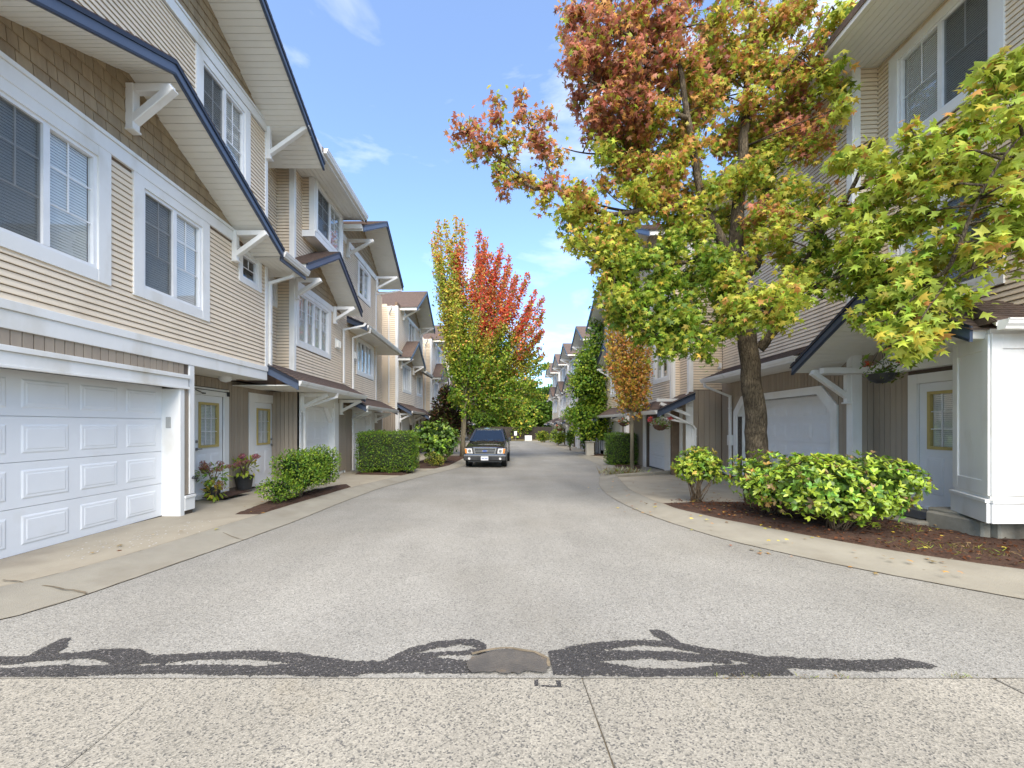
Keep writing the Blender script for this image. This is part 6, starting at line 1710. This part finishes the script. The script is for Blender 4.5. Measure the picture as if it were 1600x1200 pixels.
# ---------------------------------------------------------------- pots and baskets
def hydrangea_top(s, c, r, n_leaf, n_bloom, bloomcols, leafcols=(('lime', 'g', 'ylime', 'dry'), (.4, .3, .2, .1)), size=.10, top=.6):
    c = Vector(c)
    P, d = blob_points([(tuple(c), (r, r, r * .75))], n_leaf, .55)
    d /= np.linalg.norm(d, axis=1, keepdims=True); N = len(P)
    leaf_mesh('foliage', P, rv(N) * .6 + d + np.array([0, 0, -.2]), d * .6 + rv(N) * .3 + np.array([0, 0, .8]), rng.uniform(.8, 1.3, N) * size, pick_cols(*leafcols, N), OVAL, M['leaf'], s)
    st = MB()
    for i in range(n_bloom):
        a = random.uniform(0, 6.28); e = c + Vector((math.cos(a) * r * random.uniform(.3, 1.05), math.sin(a) * r * random.uniform(.3, 1.05), r * random.uniform(.3, 1.0)))
        st.tube([c - Vector((0, 0, r * .6)), c.lerp(e, .5), e], .005, 5)
        br = random.uniform(.045, .07); K = 90
        d2 = rv(K); p2 = np.array(e) + d2 * np.array([br, br, br * .75])
        leaf_mesh('bloom', p2, rv(K), d2 + rv(K) * .3, np.full(K, .028), pick_cols(*bloomcols, K), DIA, M['leafflat'], s, kind=None)
    st.build('stem', M['stem'], s)
def pot(s, c, r, h, m):
    MB().lathe(c, [(r * .74, 0), (r * .95, h * .88), (r * 1.04, h * .88), (r * 1.04, h), (r * .93, h), (r * .9, h * .86), (.01, h * .85)], 22).build('pot', M[m], s, smooth=False)
BC = (('mauve', 'pink', 'dry', 'br'), (.35, .3, .2, .15))
p1 = thing('potted_hydrangea', (-5.62, 8.22, .05), 'sprawling potted hydrangea by the first front door with fading blooms', 'potted plant', 'potted hydrangeas at the doors')
pot(p1, (-5.62, 8.22, .05), .15, .2, 'blackplastic')
hydrangea_top(p1, (-5.60, 8.2, .48), .28, 130, 11, (('dry', 'br', 'mauve'), (.4, .3, .3)), (('lime', 'bg', 'g', 'y'), (.35, .3, .2, .15)))
hydrangea_top(p1, (-5.42, 7.98, .2), .17, 60, 2, (('dry', 'br'), (.6, .4)), (('ylime', 'y', 'lime', 'o'), (.35, .3, .25, .1)))
p2 = thing('potted_hydrangea', (-5.72, 9.42, .05), 'hydrangea with mauve blooms in a round black pot between the two doors', 'potted plant', 'potted hydrangeas at the doors')
pot(p2, (-5.72, 9.42, .05), .2, .3, 'blackplastic')
hydrangea_top(p2, (-5.70, 9.40, .52), .30, 150, 15, BC, (('ylime', 'lime', 'y', 'g'), (.4, .35, .15, .1)))
MB().hexa([Vector((x, y, z)) for z in (.052, .064) for x, y in ((-5.82, 8.2), (-5.35, 8.2), (-5.35, 9.05), (-5.82, 9.05))]).build('doormat', M['mulch'], None, (-5.6, 8.6, .05))
tag(bpy.context.scene.objects['doormat'], 'brown coir mat before the first front door on the left', 'door mat')

def basket(c, r, label, blooms, hook, cols, potm='terracotta', lc=(('g', 'mg', 'olive', 'dry'), (.3, .3, .2, .2))):
    c = Vector(c); s = thing('hanging_basket', c, label, 'hanging basket', 'hanging flower baskets')
    MB().lathe(c, [(r * .3, -r * .75), (r * .75, -r * .5), (r, 0), (r * .9, 0), (.01, -.02)], 18).build('pot', M[potm], s)
    mb = MB()
    for k in range(3):
        a = k * 2.09; mb.tube([c + Vector((math.cos(a) * r, math.sin(a) * r, 0)), c + Vector((0, 0, hook))], .004, 4)
    mb.tube([c + Vector((0, 0, hook)), c + Vector((0, 0, hook + .08))], .006, 5)
    mb.build('hanger', M['black'], s)
    P, d = blob_points([(tuple(c + Vector((0, 0, r * .35))), (r * 1.35, r * 1.35, r * .8)), (tuple(c + Vector((r * .5, 0, -r * .1))), (r, r, r * .6))], 240, .5)
    N = len(P); leaf_mesh('foliage', P, rv(N) + np.array([0, 0, -.4]), rv(N) + np.array([0, 0, .8]), rng.uniform(.7, 1.3, N) * r * .34, pick_cols(*lc, N), OVAL, M['leaf'], s)
    for i in range(blooms):
        a = random.uniform(0, 6.28); e = c + Vector((math.cos(a) * r * 1.4, math.sin(a) * r * 1.0, r * random.uniform(.2, 1.1)))
        K = 40; d2 = rv(K); leaf_mesh('bloom', np.array(e) + d2 * r * .22, rv(K), d2, np.full(K, r * .2), pick_cols(*cols, K), DIA, M['leafflat'], s, kind=None)
basket((5.05, 12.35, 1.52), .22, 'hanging basket with red blooms at the second right porch', 6, .55, (('red', 'mauve'), (.6, .4)))
basket((6.02, 6.35, 2.30), .19, 'dark bowl hanging basket under the right porch gable among tree leaves', 2, .42, (('br', 'red'), (.6, .4)), 'blackplastic', (('g', 'mg', 'olive'), (.4, .4, .2)))
basket((5.9, 36.2, 1.25), .32, 'distant hanging basket on the far right porch', 3, .6, (('br', 'red'), (.6, .4)))
basket((5.25, 16.4, 1.62), .2, 'hanging basket half hidden behind the slender orange tree', 3, .5, (('o', 'red'), (.6, .4)))

# ---------------------------------------------------------------- end of the lane: fence, sign, boxes
fn = thing('fence', (4, 54.5, g(54)), 'dark wooden board fence closing the end of the lane', 'fence')
mb = MB()
x = -6.0
while x < 12:
    mb.wbox(x, x + .135, 54.5, 54.53, g(54), g(54) + 1.85 + random.uniform(-.02, .02)); x += .145
tag(mb.build('boards', M['fence'], fn), kind='stuff')
for x in np.arange(-6, 12.1, 2.4): MB().wbox(x - .06, x + .06, 54.54, 54.66, g(54), g(54) + 1.95).build('post', M['fence'], fn, (x, 54.6, g(54)))
M['drygrass'] = mat('dry_grass', (.22, .17, .07), (.14, .12, .05), 8, .95, .6, 40)
tag(MB().add([(-6, 53.45, g(53) + .05), (12, 53.45, g(53) + .05), (12, 54.5, g(54) + .16), (-6, 54.5, g(54) + .16)], [[0, 1, 2, 3]]).build('verge', M['drygrass'], None, (0, 0, 0)), 'strip of dry grass below the fence', 'verge', kind='structure')
sg = thing('sign', (2.95, 53.2, g(53)), 'small white notice on a post before the dark fence', 'sign')
MB().wbox(2.93, 2.97, 53.2, 53.24, g(53), g(53) + 1.25).build('post', M['steel'], sg)
MB().wbox(2.78, 3.12, 53.17, 53.195, g(53) + .72, g(53) + 1.28).build('panel', M['vinyl'], sg)
ub = thing('utility_box', (4.6, 53.0, g(53)), 'pale low utility cabinet before the dark fence', 'utility box')
MB().wbox(4.15, 5.05, 52.8, 53.3, g(53) + .05, g(53) + .72).build('cabinet', M['gutter'], ub, bevel=.03)
MB().wbox(4.1, 5.1, 52.75, 53.35, g(53), g(53) + .06).build('plinth', M['board_grey'], ub)
ub = thing('utility_pedestal', (5.75, 24.2, g(24)), 'grey concrete utility block at the foot of the conical tree', 'utility box')
MB().wbox(5.5, 5.95, 24.0, 24.4, g(24), g(24) + .82).build('block', M['board_grey'], ub, bevel=.03)
MB().wbox(5.46, 5.99, 23.96, 24.44, g(24) + .82, g(24) + .9).build('cap', M['board_grey'], ub, bevel=.02)
# low concrete edging by the second right driveway
for (a, b, lab) in (((3.86, 12.72), (5.2, 13.35), 'long low concrete edging bar in front of the slender orange tree'), ((5.3, 13.5), (6.1, 13.8), 'short low concrete edging bar beside the second right garage')):
    f = Fr(a[0], a[1], b[0] - a[0], b[1] - a[1], b[1] - a[1], -(b[0] - a[0]), g(13))
    ln = math.hypot(b[0] - a[0], b[1] - a[1])
    tag(MB().nzprism(f, [(-.07, .03), (.07, .03), (.07, .12), (.05, .15), (-.05, .15), (-.07, .12)], 0, ln).build('concrete_edging', M['curb'], None, f.p(ln / 2, 0, 0)), lab, 'concrete edging')
# pale ornamental grass at the foot of the slender tree
og = thing('ornamental_grass', (4.35, 13.75, g(13.75) + .06), 'pale dry mound of ornamental grass at the foot of the slender orange tree', 'ornamental grass')
K = 700; gpos = np.array(wloc(og)) + np.c_[rng.normal(0, .28, K), rng.normal(0, .16, K), np.zeros(K)]
blade0 = (np.array([(-.03, 0, 0), (.03, 0, 0), (.02, .6, .03), (0, 1, .2)]), [[0, 1, 2, 3]])
leaf_mesh('blades', gpos, rv(K) * np.array([.9, .9, .2]) + np.array([0, 0, .55]), rv(K), rng.uniform(.16, .32, K), pick_cols(('pale', 'dry', 'lime'), (.6, .25, .15), K), blade0, M['leaf'], og)

# fallen leaves and mulch chips
K = 240; pos = []
while len(pos) < K:
    y = random.choice((random.uniform(4, 8), random.uniform(3.2, 12))); x = random.uniform(2.3, 6.2) if random.random() < .93 else random.uniform(-4.6, -3.4)
    lo_, hi_ = iy(R_EDGE, y) - .35, 6.0
    if x < 0: z = g(y) + .075 if x < iy(L_EDGE, y) - .5 else g(y) + .012
    elif x < lo_: continue
    else: z = g(y) + (.125 if x > iy(R_BACK, y) + .1 else .075 if x > iy(R_EDGE, y) + .2 else .02)
    pos.append((x, y, z))
pos = np.array(pos); o = leaf_mesh('fallen_leaves', pos, rv(K) * np.array([1, 1, .1]), np.tile((0, 0, 1.), (K, 1)) + rv(K) * .25, rng.uniform(.03, .075, K), pick_cols(('dry', 'y', 'o', 'br'), (.4, .25, .15, .2), K), STAR, M['leafflat'], None, (0, 0, 0))
tag(o, 'scattered dry fallen leaves on the kerb and mulch', 'leaves')
K = 5200; u = rng.random((K, 2)); pos = np.stack([3.3 + u[:, 0] * 4.0, 3.7 + u[:, 1] * 4.4], 1)
RB = np.interp(pos[:, 1], YS, R_BACK); ok = (pos[:, 0] > RB + .05) & (pos[:, 0] < 6.9 - (pos[:, 1] - 4) * .42) & (pos[:, 1] < 7.75); pos = pos[ok]; K = len(pos)
pos = np.c_[pos, np.full(K, .105) + rng.normal(0, .012, K)]
o = leaf_mesh('mulch_chips', pos, rv(K) * np.array([1, 1, .3]), np.tile((0, 0, 1.), (K, 1)) + rv(K) * .5, rng.uniform(.02, .055, K), np.clip(np.array([[.11, .042, .02]]) * rng.uniform(.3, 1.9, (K, 1)), .01, .5), DIA, M['leafflat'], None, (0, 0, 0))
tag(o, 'loose bark chips covering the right mulch bed', 'mulch')
# thin grass tufts in the right bed and weeds along the gutter joint
gp_ = []; 
for cx, cy, n in ((5.05, 4.75, 90), (5.45, 4.5, 80), (5.6, 5.5, 50), (6.0, 4.3, 50), (5.2, 5.6, 25)):
    for i in range(n): gp_.append((cx + random.gauss(0, .22), cy + random.gauss(0, .12), .11))
for cx, n in ((2.06, 30), (1.55, 24), (1.4, 16), (2.78, 40), (1.85, 16)):
    for i in range(n): gp_.append((cx + random.gauss(0, .05), 2.437 + random.gauss(0, .012), .004))
gp_ = np.array(gp_); K = len(gp_); 
blade = (np.array([(-.05, 0, 0), (.05, 0, 0), (.03, .6, .03), (0, 1, .15)]), [[0, 1, 2, 3]])
sz = np.where(gp_[:, 1] < 2.6, rng.uniform(.015, .035, K), rng.uniform(.03, .085, K))
o = leaf_mesh('grass_tufts', gp_, rv(K) * np.array([.9, .9, .2]) + np.array([0, 0, .45]), rv(K), sz, pick_cols(('yg', 'lime', 'dry', 'olive'), (.2, .12, .4, .28), K), blade, M['leaf'], None, (0, 0, 0))
tag(o, 'sparse grass and weeds in the mulch and along the gutter joint', 'grass')
# paint flakes on the near driveway
K = 150; pos = np.c_[rng.normal(-4.55, .22, K), rng.normal(5.35, .5, K), np.full(K, .056)]
o = leaf_mesh('paint_flakes', pos, rv(K) * np.array([1, 1, .02]), np.tile((0, 0, 1.), (K, 1)), rng.uniform(.008, .035, K), np.clip(np.full((K, 3), .72) * rng.uniform(.8, 1.05, (K, 1)), 0, 1), DIA, M['leafflat'], None, (0, 0, 0))
tag(o, 'white paint flakes scattered on the near left driveway', 'paint flakes')

# ---------------------------------------------------------------- pickup
M['carpaint'] = mat('dark_grey_paint', (.018, .018, .020), (.015, .015, .017), 3, .16, spec=.8)
try:
    M['carpaint'].node_tree.nodes['Principled BSDF'].inputs['Coat Weight'].default_value = .6
except Exception: pass
M['chrome'] = mat('chrome', (.45, .45, .46), None, 4, .15, metal=1.0)
M['headlamp'] = mat('headlamp_lens', (.75, .75, .74), (.55, .55, .55), 30, .12, spec=.8)
M['amber'] = mat('amber_lens', (.65, .22, .03), None, 8, .2)
M['tyre'] = mat('tyre_rubber', (.015, .015, .015), (.03, .03, .03), 10, .85, .3, 60)
M['carglass'] = glass_mat('car_glass', (.42, .47, .47), .12)
M['plate'] = mat('plate_white', (.78, .79, .82), None, 5, .4)
M['plateblue'] = mat('plate_blue', (.05, .09, .3), None, 5, .4)
TR = thing('pickup_truck', (-.30, 19.4, g(19.4)), 'dark grey compact pickup with chrome grille parked facing the camera', 'pickup truck')
yaw = math.radians(-4.6)
def tp(x, y, z):
    c, s = math.cos(yaw), math.sin(yaw); y2 = y - 2.45
    return Vector((-.13 + x * c - y2 * s, 19.45 + x * s + y2 * c, g(17.2) - (.3 * 0) + z + (g(21.5) - g(17.2)) * (y / 4.5)))
def loft(secs, name, m, parent=TR, smooth=True, cap=True):
    mb = MB(); k = len(secs[0][1])
    for y, pr in secs:
        for w, z in pr: mb.v.append(tp(w, y, z))
        for w, z in pr[::-1]: mb.v.append(tp(-w, y, z))
    n = 2 * k
    for i in range(len(secs) - 1):
        for j in range(n): mb.f.append([i * n + j, i * n + (j + 1) % n, (i + 1) * n + (j + 1) % n, (i + 1) * n + j])
    if cap: mb.f.append(list(range(n))[::-1]); mb.f.append([(len(secs) - 1) * n + j for j in range(n)])
    o = mb.build(name, m, parent)
    if smooth:
        for p in o.data.polygons: p.use_smooth = True
        o.data.set_sharp_from_angle(angle=math.radians(32))
    return o
def sec(w, zt, zb=.46, cr=.03, sh=.07):
    return [(w - .06, zb), (w - .01, zb + .04), (w, zb + .22), (w - .015, zt - sh), (w - .07, zt), (w * .5, zt + cr * .8), (.02, zt + cr)]
loft([(.0, sec(.80, .80)), (.06, sec(.845, .855)), (.3, sec(.865, .915)), (.75, sec(.872, .985)), (1.22, sec(.872, 1.06, cr=.045)), (1.3, sec(.872, 1.08, cr=.0)), (3.0, sec(.872, 1.08, cr=0)), (3.06, sec(.86, 1.08, cr=0)), (3.12, sec(.88, 1.10, cr=0)), (4.9, sec(.87, 1.10, cr=0)), (4.95, sec(.85, 1.08, cr=0))], 'body', M['carpaint'])
# cab
def quad_panel(pts, name, m, off=.006, parent=TR, th=.006):
    P = [Vector(p) for p in pts]; n = (P[1] - P[0]).cross(P[3] - P[0]).normalized()
    cc = sum(P, Vector()) / 4
    if n.dot(cc - tp(0, 2.2, 1.2)) < 0: n = -n
    return MB().prism([p + n * off for p in P], [p + n * (off + th) for p in P]).build(name, m, parent)
cabv = {}
b0, b1, r0_, r1_ = 1.12, 3.0, 1.80, 2.82
mb = MB()
ring_b = [(-.76, b0), (.76, b0), (.79, b1), (-.79, b1)]
lo_ = [tp(x, y, 1.07) for x, y in ring_b]
hi_ = [tp(-.58, r0_, 1.60), tp(.58, r0_, 1.60), tp(.60, r1_, 1.60), tp(-.60, r1_, 1.60)]
# pillars and roof rails
def pil(a, b, w=.075): mb.beam(a, b, w, w)
for a, b in zip(lo_, hi_): pil(a, b)
for a, b in ((0, 1), (1, 2), (2, 3), (3, 0)): pil(hi_[a], hi_[b], .07)
pil(tp(.79, 2.2, 1.08), tp(.595, 2.25, 1.60), .06); pil(tp(-.79, 2.2, 1.08), tp(-.595, 2.25, 1.60), .06)
mb.build('cab_frame', M['carpaint'], TR)
rm = MB(); nx, ny = 8, 6
for j in range(ny + 1):
    for i in range(nx + 1):
        u, v = i / nx * 2 - 1, j / ny
        rm.v.append(tp(u * .61, r0_ - .03 + (r1_ - r0_ + .06) * v, 1.62 + .045 * (1 - u * u) * (1 - (2 * v - 1) ** 2 * .5)))
for j in range(ny):
    for i in range(nx): rm.f.append([j * (nx + 1) + i, j * (nx + 1) + i + 1, (j + 1) * (nx + 1) + i + 1, (j + 1) * (nx + 1) + i])
rm.build('roof', M['carpaint'], TR, smooth=True)
quad_panel([lo_[0], lo_[1], hi_[1], hi_[0]], 'windshield', M['carglass'], 0)
quad_panel([lo_[1], lo_[2], hi_[2], hi_[1]], 'side_window', M['carglass'], 0)
quad_panel([lo_[3], lo_[0], hi_[0], hi_[3]], 'side_window', M['carglass'], 0)
quad_panel([lo_[2], lo_[3], hi_[3], hi_[2]], 'rear_window', M['carglass'], 0)
for s in (-1, 1):
    mb = MB().hexa([tp(s * .38 + a, 2.35 + b, z) for z, b in ((.9, 0), (1.42, .14)) for a, b2 in ((-.22, 0), (.22, 0)) ] * 1 + [tp(s * .38 + a, 2.48 + b, z) for z, b in ((.9, 0), (1.42, .14)) for a, b2 in ((-.22, 0), (.22, 0))])
    sm_ = MB(); f_ = Fr(tp(0, 0, 0).x, tp(0, 0, 0).y, math.cos(yaw), math.sin(yaw), -math.sin(yaw), math.cos(yaw), tp(0, 0, 0).z)
    sm_.box(f_, s * .38 - .23, s * .38 + .23, 2.35, 2.5, .8, 1.36).box(f_, s * .38 - .11, s * .38 + .11, 2.38, 2.48, 1.38, 1.54)
    sm_.build('seat', M['blackplastic'], TR, bevel=.03)
MB().box(f_, -.74, .74, 1.25, 1.5, .9, 1.10).build('dashboard', M['blackplastic'], TR, bevel=.03)
wipers = MB().beam(tp(-.5, 1.11, 1.10), tp(.0, 1.20, 1.14), .012, .012).beam(tp(.05, 1.11, 1.10), tp(.55, 1.2, 1.14), .012, .012).build('wiper', M['black'], TR)
# front end
FZ = -.10
fz = f_.shift(dz=FZ)
gm = MB().uzprism(fz, [(-.45, .66), (.45, .66), (.50, .95), (-.50, .95)], -.03, .05).build('grille', M['chrome'], TR, bevel=.012)
MB().uzprism(fz, [(-.385, .70), (.385, .70), (.43, .90), (-.43, .90)], -.036, -.029).build('grille_insert', M['black'], gm)
for z in (.765, .835): MB().box(fz, -.40, .40, -.046, -.034, z - .014, z + .014).build('grille_bar', M['chrome'], gm)
ov = [(.12 * math.cos(a * math.pi / 12), .80 + .05 * math.sin(a * math.pi / 12)) for a in range(24)]
ov2 = [(x * .86, .80 + (z - .80) * .8) for x, z in ov]
em = MB().uzprism(fz, ov, -.056, -.046).build('emblem', M['chrome'], gm)
MB().uzprism(fz, ov2, -.059, -.056).build('emblem_oval', M['plateblue'], gm)
for s in (-1, 1):
    hl = MB().uzprism(fz, [(s * .51, .69), (s * .82, .69), (s * .85, .90), (s * .55, .90)], -.022, .08).build('headlight', M['headlamp'], TR, bevel=.01)
    MB().uzprism(fz, [(s * .74, .70), (s * .815, .70), (s * .845, .89), (s * .76, .89)], -.028, -.021).build('turn_signal', M['amber'], hl)
    MB().tube([fz.p(s * .64, -.024, .795), fz.p(s * .64, -.03, .795)], .065, 16).build('lamp_bowl', M['chrome'], hl)
    mm = MB().uzprism(f_, [(s * .88, 1.06), (s * 1.04, 1.08), (s * 1.05, 1.22), (s * .90, 1.22)], 1.32, 1.42).build('mirror', M['carpaint'], TR, bevel=.025)
    MB().beam(tp(s * .78, 1.38, 1.10), tp(s * .92, 1.37, 1.12), .05, .05).build('mirror_arm', M['black'], mm)
bpm = MB().uzprism(fz, [(-.86, .40), (.86, .40), (.89, .50), (.89, .60), (-.89, .60), (-.89, .50)], -.14, .1).build('bumper', M['blackplastic'], TR, bevel=.03)
MB().uzprism(fz, [(-.88, .575), (.88, .575), (.87, .655), (-.87, .655)], -.15, .06).build('bumper_strip', M['chrome'], bpm, bevel=.015)
MB().box(fz, -.32, .32, -.144, -.138, .44, .54).build('air_intake', M['black'], bpm)
MB().box(fz, -.70, .70, -.08, .08, .34, .42).build('air_dam', M['black'], bpm)
for s in (-1, 1): MB().tube([fz.p(s * .64, -.135, .49), fz.p(s * .64, -.147, .49)], .05, 14).build('fog_lamp', M['headlamp'], bpm)
pl_ = MB().box(fz, -.152, .152, -.162, -.153, .425, .58).build('licence_plate', M['plate'], TR)
pmk = MB()
for x in (-.105, -.065, -.025, .03, .07, .11): pmk.box(fz, x - .013, x + .013, -.1635, -.162, .468, .532)
tag(pmk.build('plate_marking', M['plateblue'], pl_), kind='stuff')
for s in (-1, 1):
    for yw in (.82, 3.85):
        c0 = tp(s * .68, yw, .345); ax = (tp(1, 0, 0) - tp(0, 0, 0)).normalized() * s
        wl_ = MB(); prof = [(.22, -.11), (.30, -.12), (.335, -.105), (.35, -.06), (.35, .06), (.335, .105), (.30, .12), (.22, .11)]
        def ringed(prof, c, ax, k=28):
            m_ = MB(); up = Vector((0, 0, 1)); sd = ax.cross(up).normalized()
            for r, a in prof:
                for j in range(k):
                    t = 2 * math.pi * j / k; m_.v.append(c + ax * a + (sd * math.cos(t) + up * math.sin(t)) * r)
            for i in range(len(prof) - 1):
                for j in range(k): m_.f.append([i * k + j, i * k + (j + 1) % k, (i + 1) * k + (j + 1) % k, (i + 1) * k + j])
            return m_
        c0 = tp(s * .755, yw, .35)
        wh = ringed(prof, c0, ax).build('wheel', M['tyre'], TR, smooth=True)
        ringed([(.02, .085), (.07, .09), (.09, .06), (.18, .055), (.215, .10), (.225, .105)], c0, ax, 28).build('rim', M['chrome'], wh, smooth=True)
        ringed([(.02, .126), (.40, .126), (.43, .128), (.43, .10)], tp(s * .745, yw, .40), ax, 28).build('wheel_arch', M['black'], TR)
MB().box(f_, -.70, .70, .3, 4.6, .30, .47).build('chassis', M['black'], TR)
MB().box(f_, -.6, .6, 4.93, 5.05, .45, .6).build('rear_bumper', M['chrome'], TR)
